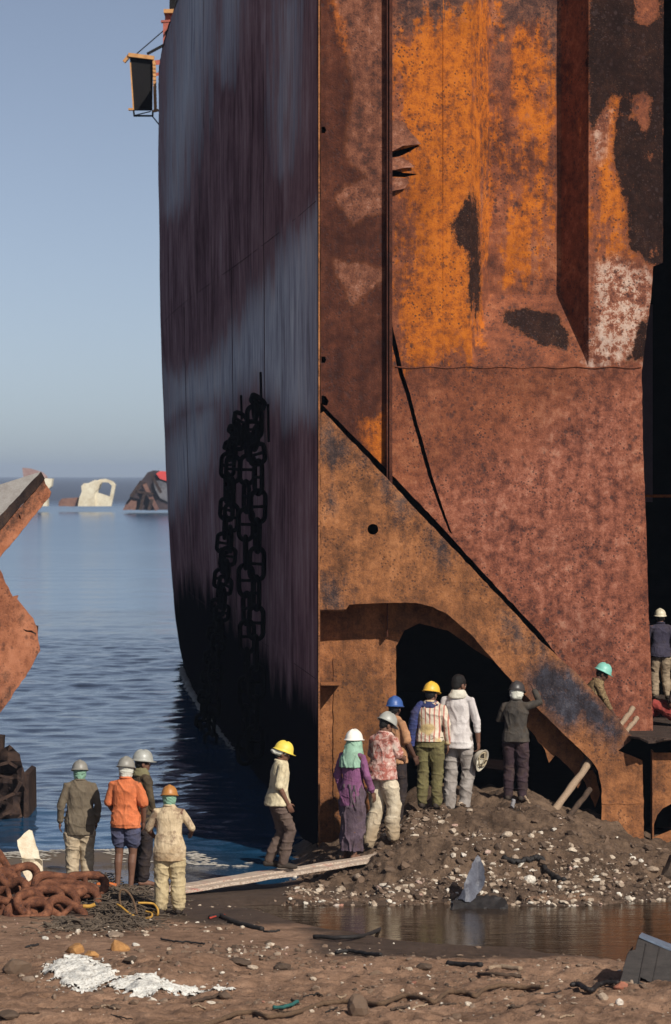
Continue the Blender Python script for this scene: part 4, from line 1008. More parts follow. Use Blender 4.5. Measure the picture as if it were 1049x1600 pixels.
for i, (u, v, s, t) in enumerate([(792, 1306, .085, .72), (845, 1302, .05, .85), (806, 1342, .07, .5), (826, 1378, .13, .92), (770, 1385, .085, .55), (876, 1388, .055, .93), (895, 1330, .07, .8), (944, 1372, .055, .7), (866, 1300, .05, .9), (830, 1308, .06, .78),
                                  (600, 1386, .06, .85), (622, 1394, .05, .7), (560, 1372, .08, .5), (530, 1396, .06, .65), (970, 1385, .06, .6), (915, 1345, .06, .74), (990, 1352, .08, .6), (1020, 1362, .10, .55), (762, 1333, .05, .97), (690, 1286, .06, .8), (708, 1300, .07, .75), (1002, 1346, .05, .92), (735, 1270, .05, .7), (655, 1380, .055, .97), (640, 1404, .05, .6)]):
    stone(u, v, s, t, 'pale stone bedded in the face of the brown earth mound', 'stones on the earth mound', 100 + i)
stone(72, 1468, .05, .93, 'white lump alone on the bare sand above the white powder', None, 160)
stone(118, 1488, .13, .66, 'large tan rock on the sand just above the white powder', None, 161, .7, squash=(1.3, 1), ochre=True)
stone(142, 1494, .08, .60, 'small tan rock touching the large tan rock by the white powder', None, 162, .6, ochre=True)
stone(188, 1486, .10, .66, 'upright orange-tan rock between the tangled net and the powder', None, 163, 1.1, ochre=True)
stone(28, 1520, .14, .18, 'dark brown rock on the sand beside the white powder', None, 164, .8)
stone(45, 1532, .07, .45, 'brown stone half sunk next to the dark brown rock', None, 165)
stone(180, 1462, .13, .5, 'flat grey-tan slab lying below the tangled net', None, 166, .3, squash=(1.5, 1))
stone(352, 1560, .09, .1, 'black stone at the end of the white powder trail', None, 167, .7)
stone(560, 1586, .13, .2, 'dark pointed stone standing beside the long brown rope', None, 168, 1.1, up=.5)
stone(632, 1612, .10, .62, 'pale grey slab partly buried in sand below the long rope', None, 169, .4, squash=(1.4, 1))
stone(732, 1570, .05, .82, 'pale pebble close above the long brown rope', None, 170)
stone(942, 1562, .06, .62, 'tan stone by the black hose and the slotted casing', None, 171, .8)
stone(212, 1478, .05, .93, 'white stone beside the upright orange-tan rock', None, 172)

# white powder spill
def powder():
    m = NT('white_lime_powder'); n = m.noise(40, 4, 0.7)
    mat = m.fin(m.ramp(n, [(0.34, (0.36, 0.32, 0.27)), (0.52, (0.72, 0.71, 0.67))]), 0.95, m.bump(m.noise(25, 5, 0.7), 0.8, 0.03))
    shape = [ground_v(u, v).xy[:] for u, v in ((72, 1516), (98, 1502), (122, 1500), (150, 1512), (178, 1528), (215, 1536), (240, 1526), (258, 1540), (330, 1546), (345, 1550), (250, 1553), (210, 1552), (160, 1545), (128, 1552), (108, 1538), (90, 1528), (72, 1522))]
    sp = np.array(shape); (x0, y0), (x1, y1) = sp.min(0) - .2, sp.max(0) + .2
    st = 0.016; xs, ys = np.meshgrid(np.arange(x0, x1, st), np.arange(y0, y1, st)); x = xs.ravel(); y = ys.ravel()
    d = poly_sdf(np.stack([x, y], 1), sp) - 0.05 + 0.22 * fbm(x, y, 3.5, 4, 77) + 0.24 * fbm(x, y, 14, 3, 78)
    z = ground(x, y) + np.clip(-d, -0.05, 0.10) * 0.30 + 0.006 + 0.02 * fbm(x, y, 12, 3, 79)
    keep = (d < 0); nr, nc = xs.shape
    i = (np.arange(nr - 1)[:, None] * nc + np.arange(nc - 1)[None, :]).ravel(); q = np.stack([i, i + 1, i + nc + 1, i + nc], 1)
    q = q[keep[q].all(1)]; u, inv = np.unique(q, return_inverse=True)
    o = mk('lime_powder', np.stack([x, y, z], 1)[u].tolist(), inv.reshape(q.shape).tolist(), mat, None, True)
    tag(o, 'spill of white powder on the brown sand', 'powder', kind='stuff')
powder()
_pp = [ground_v(u, v).xy[:] for u, v in ((60, 1522), (98, 1498), (150, 1508), (215, 1530), (300, 1544), (345, 1550), (250, 1558), (128, 1556), (80, 1536))]
def smp_powder(rg, n):
    q = np.stack([rg.uniform(-3.4, -0.8, n * 4), rg.uniform(33.5, 37.5, n * 4)], 1); d = poly_sdf(q, np.array(_pp)); return q[(d + rg.normal(size=len(q)) * 0.06 < 0.02)][:n]
scatter('powder_crumbs', 700, smp_powder, (0.006, 0.035), 'white crumbs scattered round the white powder spill', 'powder', 18, tint=(0.86, 0.95), gamma=3.0)
# ================================================================== things lying about
def on_ground(pts_px, lift=0.02):
    out = []
    for u, v in pts_px:
        p = ground_v(u, v); out.append(p + Vector((0, 0, lift)))
    return out
M_ROPE = simple('old_brown_rope', (0.20, 0.125, 0.075), (0.09, 0.055, 0.035), 20, 0.95, 0.8, stretch=(3, 3, 3))
M_TEAL = simple('teal_rope', (0.03, 0.13, 0.12), (0.015, 0.07, 0.065), 25, 0.9)
M_HOSE = simple('black_hose_rubber', (0.022, 0.018, 0.018), (0.01, 0.008, 0.008), 10, 0.6)
M_YEL = simple('yellow_hose_plastic', (0.58, 0.33, 0.06), (0.36, 0.19, 0.04), 10, 0.6)
M_WOOD = simple('weathered_wood', (0.40, 0.30, 0.21), (0.20, 0.13, 0.085), 12, 0.9, 0.5, stretch=(8, 8, 0.8))
M_BARK = simple('dark_driftwood', (0.10, 0.065, 0.045), (0.035, 0.024, 0.018), 14, 0.9, 0.6)
M_BLK = simple('black_debris', (0.030, 0.026, 0.026), (0.010, 0.009, 0.009), 14, 0.7)
M_FOAMB = simple('weathered_white_foam_board', (0.78, 0.71, 0.56), (0.55, 0.42, 0.27), 7, 0.85, 0.6)
M_NET = simple('grey_brown_net', (0.15, 0.115, 0.085), (0.05, 0.036, 0.027), 18, 0.95, 0.6)
M_PLAST = simple('dull_blue_grey_plastic', (0.12, 0.13, 0.165), (0.045, 0.045, 0.06), 5, 0.5, 0.5, spec=0.5)

def cable(name, pts_px, r, mat, label, cat, lift=0.02, wob=0.006, seed=0):
    rg = random.Random(seed)
    pts = catmull(on_ground(pts_px, lift), 8)
    pts = [p + Vector((0, rg.uniform(-wob, wob), rg.uniform(-wob, wob))) for p in pts]
    mb = MB(); mb.tube(pts, r, 8); o = mb.build(name, mat, smooth=True); tag(o, label, cat); return o
cable('rope', [(228, 1614), (262, 1604), (310, 1606), (340, 1600), (372, 1590), (400, 1588), (420, 1594), (465, 1586), (500, 1574), (540, 1570), (575, 1572), (600, 1572), (630, 1562), (660, 1564), (680, 1570), (700, 1556), (730, 1556), (744, 1562), (756, 1550), (790, 1546), (820, 1548), (848, 1548)], 0.024, M_ROPE, 'long brown rope snaking across the sand at the water pool', 'rope', 0.025)
cable('rope_piece', [(428, 1584), (445, 1580), (466, 1575)], 0.018, M_TEAL, 'short teal rope piece lying along the long brown rope', 'rope', 0.04)
cable('hose', [(893, 1546), (905, 1546), (915, 1552), (926, 1556), (935, 1548), (950, 1543), (966, 1546)], 0.028, M_HOSE, 'black hose arching over the sand beside the slotted casing', 'hose', 0.05)
cable('driftwood', [(764, 1517), (785, 1514), (814, 1518)], 0.028, M_WOOD, 'pale driftwood stick at the edge of the muddy pool', 'driftwood')
cable('driftwood', [(748, 1527), (775, 1527), (805, 1528), (815, 1529)], 0.02, M_BARK, 'thin dark stick just below the pale driftwood stick', 'driftwood')
cable('driftwood', [(700, 1508), (725, 1511), (752, 1513)], 0.03, M_BLK, 'short black stick on the wet sand behind the driftwood', 'driftwood')
cable('driftwood', [(525, 1492), (545, 1490), (570, 1494), (595, 1496)], 0.022, M_BLK, 'crooked black stick lying at the pool\'s sandy edge', 'driftwood', 0.03)
cable('driftwood', [(600, 1453), (560, 1468), (490, 1468)], 0.025, M_BLK, 'long dark stick awash in the muddy pool', 'driftwood', 0.03)
cable('driftwood', [(300, 1570), (320, 1566), (342, 1560)], 0.018, M_BARK, 'thin brown stick lying beyond the end of the powder', 'driftwood')
cable('wire', [(252, 1470), (275, 1474), (296, 1475), (320, 1478)], 0.012, M_BLK, 'thin black wire on the damp sand near the beige worker', 'wire')
cable('wire', [(328, 1436), (345, 1434), (352, 1437), (372, 1446), (390, 1450), (410, 1455)], 0.03, M_BLK, 'dark cable lying at the waterline near the beige worker', 'wire')
cable('red_wire', [(328, 1437), (340, 1434), (352, 1433)], 0.012, simple('red_plastic', (0.45, 0.06, 0.04)), 'short red wire on the wet sand', 'wire')

# tangled net with the loops of hose and wire
def net():
    rg = random.Random(4); root = empty('fishing_net', ground_v(185, 1425)); tag(root, 'tangled grey-brown fishing net heaped between the chain and the beige worker', 'net')
    mb = MB()
    def clump(u0, v0, du, dv, n, hmax, r):
        for _ in range(n):
            u = u0 + rg.gauss(0, du); v = v0 + rg.gauss(0, dv); p = ground_v(u, v); pts = []
            d = rg.uniform(0, 6.28); hh = hmax * math.exp(-((u - u0) / (du * 1.4)) ** 2)
            z = rg.uniform(0, 1) * hh
            for k in range(6):
                pts.append(p + Vector((math.cos(d) * 0.05 * k, math.sin(d) * 0.03 * k, z + rg.uniform(-.02, .02)))); d += rg.uniform(-.9, .9); z = max(0, z - rg.uniform(-0.02, .04))
            mb.tube(catmull(pts, 2), r * rg.uniform(.6, 1.4), 5)
    clump(160, 1404, 25, 9, 520, 0.16, 0.007); clump(205, 1418, 26, 9, 480, 0.14, 0.007); clump(195, 1444, 20, 6, 220, 0.07, 0.007); clump(228, 1405, 12, 6, 120, 0.10, 0.012); clump(110, 1446, 22, 5, 90, 0.03, 0.012)
    parent_keep(mb.build('netting', M_NET, smooth=True), root)
    mb = MB()
    for k in range(46):
        u = 128 + k * 2.4; v = 1411 + rg.gauss(0, 5); p = ground_v(u, v); mb.ell(p + Vector((0, 0, .04)), (rg.uniform(.04, .11), rg.uniform(.04, .09), rg.uniform(.03, .07)), None, 9, 6)
    parent_keep(obj_from(remeshed(mb, .015, 1), 'matted_core', M_BLK), root)
net()
base = ground_v(215, 1430)
def loop_thing(name, pts, r, mat, label, cat):
    mb = MB(); mb.tube(catmull([Vector(p) for p in pts], 8), r, 8); o = mb.build(name, mat, smooth=True); tag(o, label, cat)
YL = 39.55
loop_thing('hose_loop', [P(183, 1413, YL), P(190, 1417, YL - .1), P(205, 1429, YL - .25), P(222, 1434, YL - .3), P(236, 1433, YL - .3), P(237, 1427, YL - .1), P(228, 1424, YL)], 0.013, M_YEL, 'yellow hose loop curling over the tangled net', 'hose')
loop_thing('hose_loop', [P(216, 1411, YL), P(230, 1411, YL), P(241, 1413, YL), P(247, 1422, YL - .1), P(246, 1430, YL - .1), P(240, 1424, YL)], 0.014, M_YEL, 'short yellow hose loop closest to the beige worker\'s leg', 'hose')
loop_thing('hose_piece', [P(130, 1416, YL), P(141, 1416, YL), P(149, 1413, YL)], 0.024, M_YEL, 'small yellow hose piece between chain and net', 'hose')
loop_thing('wire_loop', [P(189, 1415, YL), P(187, 1403, YL), P(188, 1393, YL), P(192, 1390, YL), P(199, 1393, YL), P(206, 1402, YL), P(211, 1415, YL), P(214, 1428, YL - .1)], 0.014, M_ROPE, 'brown wire loop standing up out of the tangled net', 'wire')
loop_thing('orange_strap', [P(152, 1383, 42.2), P(165, 1381, 42.2), P(182, 1384, 42.2)], 0.03, simple('orange_plastic', (0.60, 0.16, 0.04)), 'orange strap on the ground behind the net', 'strap')

# white foam board standing on the beach
o = plate('foam_board', [(27, 1313), (32, 1309), (38, 1302), (45, 1297), (50, 1299), (53, 1310), (56, 1322), (60, 1330), (62, 1342), (66, 1345), (67, 1362), (71, 1378), (66, 1390), (45, 1388), (41, 1372), (35, 1360), (34, 1340), (28, 1322)], lambda u, v: 42.2 + (v - 1340) * -0.004 + (0.06 if v > 1345 else 0) * 1.0, 0.07, M_FOAMB, None, (), [[(36, 1358), (62, 1342)]], 6, None, 0.02, 0.8, 61)
tag(o, 'torn upright white foam board standing in the sand by the chain heap', 'board')

# plank gangway
a0, a1 = Vector((X_at(236, 42.0), 42.0, gz(X_at(236, 42.0), 42.0) + 0.03)), Vector((X_at(592, 44.0), 44.0, CAM_Z - (1337 - VH) / F * 44.0))
dirp = (a1 - a0).normalized(); side = Vector((dirp.y, -dirp.x, 0)).normalized()
M_PLANK = NT('pale_worn_plank')
def plank_mat():
    m = M_PLANK; st = m.noise(10, 4, 0.6, vec=m.map((0.5, 6, 6), rot=(0, 0, -0.62)))
    red = m.rng(m.noise(2.5, 3, 0.6, vec=m.map(loc=(2, 4, 0))), 0.54, 0.62)
    col = m.ramp(st, [(0.3, (0.20, 0.13, 0.09)), (0.5, (0.42, 0.33, 0.26)), (0.7, (0.60, 0.51, 0.42))])
    return m.fin(m.mix(m.math('MULTIPLY', red, m.rng(st, 0.5, 0.42, 0, 0.7)), col, (0.42, 0.07, 0.06)), 0.85, m.bump(st, 0.4, 0.01))
M_PL = plank_mat()
for i, (off, s, e, dz, lab) in enumerate(((0.0, 0.0, 1.0, 0.0, 'long worn plank with red flecks, leading up to the earth mound'), (-0.17, -0.02, 0.66, -0.01, 'worn plank laid along the far side of the red-flecked gangplank'), (0.16, 0.10, 0.93, -0.02, 'worn plank laid along the near side of the red-flecked gangplank'))):
    p = a0.lerp(a1, s) + side * off + Vector((0, 0, dz)); q = a0.lerp(a1, e) + side * off + Vector((0, 0, dz))
    mb = MB(); N = 16
    rings = []
    for k in range(N + 1):
        c = p.lerp(q, k / N) + Vector((0, 0, 0.004 * math.sin(k * 1.7 + i))); w = 0.075 + 0.006 * math.sin(k * 2.1 + i); 
        rings.append([c + side * w + Vector((0, 0, .02)), c - side * w + Vector((0, 0, .02)), c - side * w - Vector((0, 0, .02)), c + side * w - Vector((0, 0, .02))])
    mb.loft(rings); o = mb.build('plank', M_PL); tag(o, lab, 'plank', 'planks of the gangway to the mound')
def plank_z(x):
    t = (x - a0.x) / (a1.x - a0.x); p = a0.lerp(a1, t); return p.y, p.z + 0.02
# timber props
def pole(name, pu, pv, pY, qu, qv, qY, r, label, mat=M_WOOD, flat=1.0, sx=1.0):
    a = Vector(P(pu, pv, pY)); b = Vector(P(qu, qv, qY)); mb = MB(); pts = [a.lerp(b, k / 8) + Vector((0.006 * math.sin(k * 2.3), 0, 0.006 * math.cos(k * 1.7))) for k in range(9)]
    mb.tube(pts, [r * (1 + 0.08 * math.sin(k * 1.9)) for k in range(9)], 9); o = mb.build(name, mat, smooth=True); o.data.set_sharp_from_angle(angle=rad(50)); tag(o, label, 'pole'); return o
pole('timber_prop', 862, 1272, 46.0, 924, 1188, 47.0, 0.055, 'stout wooden prop leaning under the scorched rusty beam')
pole('timber_prop', 884, 1282, 46.1, 922, 1234, 46.9, 0.042, 'thinner dark prop leaning behind the stout wooden prop', M_BARK)
pole('timber_stick', 966, 1138, 47.1, 990, 1106, 47.35, 0.040, 'upper pale stick resting on the steel beside the turquoise-helmeted worker')
pole('timber_stick', 976, 1146, 47.0, 996, 1122, 47.3, 0.036, 'lower pale stick beside the turquoise-helmeted worker, half under the other')
pole('stake', 800, 1262, 44.7, 803, 1250, 44.75, 0.03, 'short grey stake stuck in the top of the mound by the dark worker\'s feet', simple('grey_stake', (0.25, 0.24, 0.25)))
pole('stake', 828, 1256, 44.8, 820, 1244, 44.8, 0.016, 'thin pale twig stuck in the top of the mound', M_WOOD)

# blue-grey sheet of plastic standing at the edge of the pool
pr = empty('plastic_sheet', ground_v(735, 1414)); tag(pr, 'blue-grey pointed plastic sheet standing out of the pool against the mound', 'plastic sheet')
o = plate('sheet', [(747, 1336), (755, 1350), (759, 1372), (757, 1382), (745, 1398), (738, 1410), (712, 1404), (705, 1419), (720, 1398), (730, 1370), (741, 1345)], lambda u, v: 41.4 + 0.35 * (1410 - v) / 70.0 + 0.05 * math.sin((u - 700) * 0.16), 0.012, M_PLAST, None, (), (), 5, None, 0.03, 1.5, 65); parent_keep(o, pr)
o = plate('folded_hem', [(703, 1420), (714, 1402), (742, 1396), (752, 1400), (770, 1399), (792, 1408), (794, 1420), (760, 1424), (706, 1423)], lambda u, v: 41.15 + 0.3 * (1424 - v) / 25.0 + 0.10 * mnoise.noise(Vector((u * 0.07, v * 0.1, 2))), 0.03, M_BLK, None, (), (), 4, None, 0.05, 3.0, 66); parent_keep(o, pr)
stone(768, 1408, .13, .02, 'black lump heaped against the blue-grey plastic sheet', None, 180, .8, name='rubbish_lump')
stone(748, 1332, .07, .08, 'dark lump resting at the tip of the blue-grey plastic sheet', None, 181, .7, name='rubbish_lump')
cable('cloth_strip', [(788, 1346), (805, 1352), (825, 1348), (838, 1344), (848, 1352), (852, 1362), (866, 1375), (882, 1380)], 0.035, M_BLK, 'black strip of cloth winding down the front of the mound', 'cloth', 0.03, 0.02)
stone(1050, 1376, .24, .0, 'large black rubber lump against the orange floor plate', None, 183, 1.15, name='rubbish_lump')
# slotted dark casing, half buried
def casing():
    root = empty('slotted_casing', ground_v(1010, 1575)); tag(root, 'tilted dark slotted metal casing half buried in sand by the pool', 'casing')
    Y = 33.3
    M_C = simple('dark_scratched_metal', (0.040, 0.033, 0.031), (0.013, 0.010, 0.010), 9, 0.6, 0.35, stretch=(1, 1, 4))
    M_T = simple('blue_grey_edge', (0.17, 0.22, 0.30), (0.08, 0.10, 0.14), 9, 0.5)
    fr = [(999, 1463), (1100, 1506), (1088, 1612), (1010, 1592), (966, 1588), (968, 1540), (978, 1500), (984, 1486), (993, 1484)]
    slot = [(998, 1528), (1002, 1527), (1052, 1553), (1050, 1558), (998, 1533)]
    o = plate('front_face', fr, lambda u, v: Y + (1590 - v) * 0.0022, 0.03, M_C, None, [slot], (), 6, None, 0.004, 0.8, 71); parent_keep(o, root)
    mb = MB()
    for (u0, v0, u1, v1) in ((1010, 1474, 990, 1580), (1031, 1480, 1010, 1584)):
        q = [Vector(P(u0 + (u1 - u0) * k / 6, v0 + (v1 - v0) * k / 6, Y + (1590 - (v0 + (v1 - v0) * k / 6)) * 0.0022 - 0.004)) for k in range(7)]; mb.tube(q, 0.007, 6)
    parent_keep(mb.build('rib', M_C), root)
    A = [P(999, 1462, Y + .26), P(1100, 1505, Y + .18)]; B = [P(1003, 1457, Y + .75), P(1104, 1496, Y + .7)]
    mb = MB(); vs = [A[0], A[1], B[1], B[0]]; mb.add(vs + [(x, y, z - .02) for x, y, z in vs], [(0, 1, 2, 3), (7, 6, 5, 4), (0, 4, 5, 1), (1, 5, 6, 2), (2, 6, 7, 3), (3, 7, 4, 0)])
    parent_keep(mb.build('top_edge', M_T), root)
    mb = MB(); C = [P(985, 1483, Y + .25), P(967, 1588, Y), P(967, 1588, Y + .5), P(990, 1478, Y + .75), ]; mb.add(C, [(0, 1, 2, 3)]); mb.box(P(1060, 1548, Y + .62), (.9, .3, .5))  # side face, plus a black box added behind the slot so it reads dark
    parent_keep(mb.build('side', M_BLK), root)
casing()
stone(968, 1572, .05, .94, 'small white block at the foot of the slotted casing', None, 184, .9)
stone(970, 1545, .07, 1.0, 'rusty red lump touching the slotted casing', None, 185, .8, name='rubbish_lump')
# black and brown rubbish beside the powder and rope
rub = [(205, 1502, .11, .05, 'dark blue-black scrap lying above the powder trail'), (150, 1577, .05, .12, 'brown scrap under the white powder, nearer the chain side'), (180, 1578, .08, .15, 'dark flat scrap on the sand below the white powder'), (12, 1590, .13, .06, 'black scrap at the lower edge of the sand beside the dark brown rock'),
       (375, 1508, .12, .04, 'black rubbish clump beyond the powder trail'), (440, 1514, .13, .04, 'black rubbish mat on the wet sand facing the pool'), (395, 1513, .07, .7, 'yellowish lump against the black rubbish clump'), (330, 1572, .04, .85, 'small grey-blue scrap below the powder trail'), (295, 1546, .06, .95, 'white lump at the tip of the powder spill'),
       (640, 1516, .05, .75, 'pale lump on the sand short of the driftwood'), (662, 1513, .09, .05, 'dark clump on the sand short of the driftwood'), (535, 1507, .05, .25, 'greenish scrap on the sand facing the pool')]
for i, (u, v, s, t, lab) in enumerate(rub): stone(u, v, s, t, lab, None, 200 + i, .45, name='rubbish_lump')
rg_ = random.Random(12)
for k in range(22):
    u, v = rg_.uniform(15, 900), rg_.choice([rg_.uniform(1555, 1598), rg_.uniform(1480, 1540), rg_.uniform(1440, 1490)])
    if v < 1540 and u > 420: v = rg_.uniform(1555, 1598)
    L = rg_.uniform(10, 34); dv = rg_.uniform(-7, 7)
    cable('twig', [(u, v), (u + L * .4, v + dv * .3 + rg_.uniform(-2, 2)), (u + L, v + dv)], rg_.uniform(.006, .014), rg_.choice([M_BARK, M_BARK, M_BLK, M_WOOD]), 'small thin twig on the trampled sand', 'twig', .012)
for o in [q for q in COL.objects if q.name.startswith('twig')]: o['group'] = 'twigs strewn over the sand'
scatter('litter', 260, lambda rg, n: np.concatenate([np.stack([rg.normal(-2.85, .35, n // 2), rg.normal(38.2, .45, n // 2)], 1), np.stack([rg.normal(-1.1, .5, n // 2), rg.normal(36.2, .35, n // 2)], 1)]), (0.012, 0.055), 'scattered scraps of rubbish on the damp sand', 'litter', 31, gamma=2.0)
# ================================================================== people
M_SKIN = simple('brown_skin', (0.17, 0.085, 0.055), (0.12, 0.058, 0.038), 12, 0.6, 0.15)
M_SKIN2 = simple('deep_brown_skin', (0.105, 0.052, 0.036), (0.075, 0.036, 0.025), 12, 0.6, 0.15)
M_HAIR = simple('black_hair', (0.010, 0.009, 0.009), (0.005, 0.004, 0.004), 40, 0.55, 0.8)
M_EYE = simple('eye_white', (0.6, 0.57, 0.52), None, 5, 0.3)
M_SHOE = simple('dusty_dark_shoe', (0.05, 0.036, 0.028), (0.02, 0.015, 0.012), 15, 0.8)

BASE_J = dict(pel=(0, 0, .93), waist=(0, .01, 1.06), chest=(0, -.005, 1.26), neck=(0, -.015, 1.415), head=(0, .015, 1.538),
              hipR=(.088, 0, .88), kneR=(.098, .025, .47), ankR=(.102, -.03, .085), hipL=(-.088, 0, .88), kneL=(-.098, .025, .47), ankL=(-.102, -.03, .085),
              shR=(.166, -.015, 1.345), elR=(.225, -.03, 1.10), wrR=(.215, .05, .86), shL=(-.166, -.015, 1.345), elL=(-.225, -.03, 1.10), wrL=(-.215, .05, .86))

def displace(me, fn):
    n = len(me.vertices); co = np.empty(n * 3, np.float32); no = np.empty(n * 3, np.float32)
    me.vertices.foreach_get('co', co); me.vertices.foreach_get('normal', no)
    co = co.reshape(-1, 3); no = no.reshape(-1, 3); d = fn(co)
    me.vertices.foreach_set('co', (co + no * d[:, None]).ravel()); me.update()

def fbm3(p, sc, seed, octv=2):
    """cheap 3-D value noise out of stacked 2-D slices"""
    x, y, z = p[:, 0] * sc[0], p[:, 1] * sc[1], p[:, 2] * sc[2]
    return (fbm(x + 0.37 * z, z * 1.0 + 0.2 * x, 1, octv, seed) + fbm(y - 0.31 * z, z + 0.17 * y, 1, octv, seed + 50)) * 0.8

def folds(seed, amp, sc=(9, 9, 9)):
    return lambda p: 1.15 * amp * ((1 - np.minimum(1, np.abs(fbm3(p, sc, seed)) * 3.4)) ** 2.2) - amp * 0.3 + amp * 0.9 * fbm3(p, (4, 4, 4), seed + 9)

def hand(mb, el, wr, side, curl=0.5):
    el, wr = Vector(el), Vector(wr); d = (wr - el).normalized()
    fwd = Vector((0, 1, 0)); out = Vector((side, 0, 0))
    if abs(d.dot(fwd)) > 0.8: fwd = Vector((0, 0, 1))
    across = (fwd - d * fwd.dot(d)).normalized()          # thumb side
    palm = across.cross(d) * side                           # palm normal, facing the body
    if palm.dot(out) > 0: palm = -palm
    c = wr + d * 0.048
    R = Matrix((across, palm, d)).transposed()
    mb.ell(c, (.040, .019, .052), R, 12, 8)
    for i, (off, L) in enumerate(((.030, .068), (.010, .078), (-.011, .073), (-.031, .058))):
        b = wr + d * 0.085 + across * off
        a1_ = curl * 0.55 + 0.04 * i; a2_ = curl * 1.2 + 0.06 * i
        p1 = b + (d * math.cos(a1_) + palm * math.sin(a1_)) * L * 0.5
        p2 = p1 + (d * math.cos(a2_) + palm * math.sin(a2_)) * L * 0.5
        mb.capsule([b - d * .02, b, p1, p2], [.0085, .0088, .0080, .0068], 8)
    t0 = wr + d * .03 + across * .034; t1 = t0 + (across * .7 + d * .7 + palm * .3).normalized() * .036; t2 = t1 + (d * .9 + palm * .35 + across * .15).normalized() * .030
    mb.capsule([t0 - across * .015, t0, t1, t2], [.012, .0115, .0098, .0078], 8)

def person(label, loc, heading, height=1.66, J=None, lean=(0, 0), twist=0, head=(0, 0, 0), top=None, bottom=None, helmet=None, scarf=None, hair=True,
           skin=None, feet='shoe', curl=(0.5, 0.5), seed=1, build=1.0, veil=None, collar=True, legw=1.0):
    """a figure facing its local +y; loc = point between the feet. head = (yaw, pitch, roll) in degrees, pitch > 0 looks down."""
    j = {k: Vector(v) for k, v in BASE_J.items()}
    for k, v in (J or {}).items(): j[k] = Vector(v)
    s = height / 1.69
    def up(p):
        k = max(0, p.z - 0.9); q = Vector((p.x, p.y, p.z))
        if twist:
            a = rad(twist) * min(1, k / 0.35); q.x, q.y = q.x * math.cos(a) - q.y * math.sin(a), q.x * math.sin(a) + q.y * math.cos(a)
        return q + Vector((lean[0] * k, lean[1] * k, -0.5 * (lean[0] ** 2 + lean[1] ** 2) * k * 0.8))
    for k in ('waist', 'chest', 'neck', 'head', 'shR', 'elR', 'wrR', 'shL', 'elL', 'wrL'):
        if k[:2] in ('el', 'wr') and J and k in J: continue
        j[k] = up(j[k])
    sk = skin or M_SKIN
    root = empty('person', loc, rad(heading)); tag(root, label, 'person'); root.scale = (s, s, s)
    HR = (Matrix.Rotation(rad(-head[0]), 3, 'Z') @ Matrix.Rotation(rad(-head[1]), 3, 'X') @ Matrix.Rotation(rad(head[2]), 3, 'Y'))
    hc = j['head'] + HR @ Vector((0, .02, 0)) - Vector((0, .02, 0))
    b = build
    # ---------------- body
    mb = MB()
    def torso(grow, z0, z1, flare=0.0, hem_drop=0):
        """stack of rings from below the pelvis to the neck"""
        rows = [(.80, .145, .10), (.86, .158, .112), (.95, .156, .108), (1.06, .142, .096), (1.18, .156, .105), (1.28, .168, .112), (1.345, .150, .10), (1.39, .108, .082), (1.44, .064, .062)]
        out = []
        zs = [z0] + [r[0] for r in rows if z0 < r[0] < z1] + [z1]
        for z in zs:
            rx = float(np.interp(z, [r[0] for r in rows], [r[1] for r in rows])) * b; ry = float(np.interp(z, [r[0] for r in rows], [r[2] for r in rows])) * b
            k = max(0, min(1, (1.15 - z) / 0.35)); g = grow + flare * k
            c = up(Vector((0, -.004, z)))
            ny = Vector((lean[0], lean[1], 1)).normalized() if z > 0.9 else Vector((0, 0, 1))
            R = Vector((0, 0, 1)).rotation_difference(ny).to_matrix() @ Matrix.Rotation(rad(twist) * min(1, max(0, z - .9) / .35), 3, 'Z')
            out.append(ring(c, rx + g, ry + g, 22, R, 2.3))
        return out
    mb.loft(torso(-.012, .82, 1.44))
    mb.capsule([j['neck'] - Vector((0, 0, .05)), j['neck'], hc - HR @ Vector((0, .012, .06))], [.062, .055, .052], 12)
    # head: skull, face, jaw, nose, brow, lips, ears
    E = lambda c, r: mb.ell(hc + HR @ Vector(c), r, HR)
    E((0, -.012, .025), (.074, .092, .090)); E((0, .022, -.030), (.060, .066, .080)); E((0, .050, -.078), (.034, .034, .030))
    E((0, .083, -.028), (.014, .020, .022)); E((0, .078, -.008), (.011, .018, .030)); E((.030, .070, .012), (.026, .014, .010)); E((-.030, .070, .012), (.026, .014, .010))
    E((0, .082, -.060), (.022, .010, .007)); E((0, .080, -.070), (.019, .010, .007))
    E((.038, .060, -.022), (.018, .016, .014)); E((-.038, .060, -.022), (.018, .016, .014))
    for sx in (1, -1): E((.074 * sx, -.012, -.018), (.010, .022, .032))
    for sd, S_ in ((1, 'R'), (-1, 'L')):
        sh, el, wr = j['sh' + S_], j['el' + S_], j['wr' + S_]
        mb.capsule([j['chest'].lerp(sh, .5) + Vector((0, 0, .04)), sh, sh.lerp(el, .35), el, el.lerp(wr, .3), wr], [.055, .052 * b, .045 * b, .037, .038, .026], 12)
        hand(mb, el, wr, sd, curl[0 if sd == 1 else 1])
        hp, kn, an = j['hip' + S_], j['kne' + S_], j['ank' + S_]
        cb_ = kn.lerp(an, .28) - Vector((0, .018, 0))
        mb.capsule([hp, hp.lerp(kn, .4), kn, cb_, kn.lerp(an, .7), an], [.088 * b, .076 * b, .052, .053, .038, .034], 14)
        fd = Vector((.10 * sd, 1, 0)); 
        if (J or {}).get('toe' + S_): fd = (Vector(J['toe' + S_]) - an)
        fd.normalize(); heel = an + Vector((0, 0, -.045)) - fd * .035; toe = an + fd * .15 + Vector((0, 0, -.065))
        mb.capsule([heel, an + fd * .03 + Vector((0, 0, -.042)), an + fd * .09 + Vector((0, 0, -.056)), toe], [.034, .037, .034, .023], 12)
        if feet == 'shoe':
            pass
    body = obj_from(remeshed(mb, .0065, 2), 'body', sk, root)
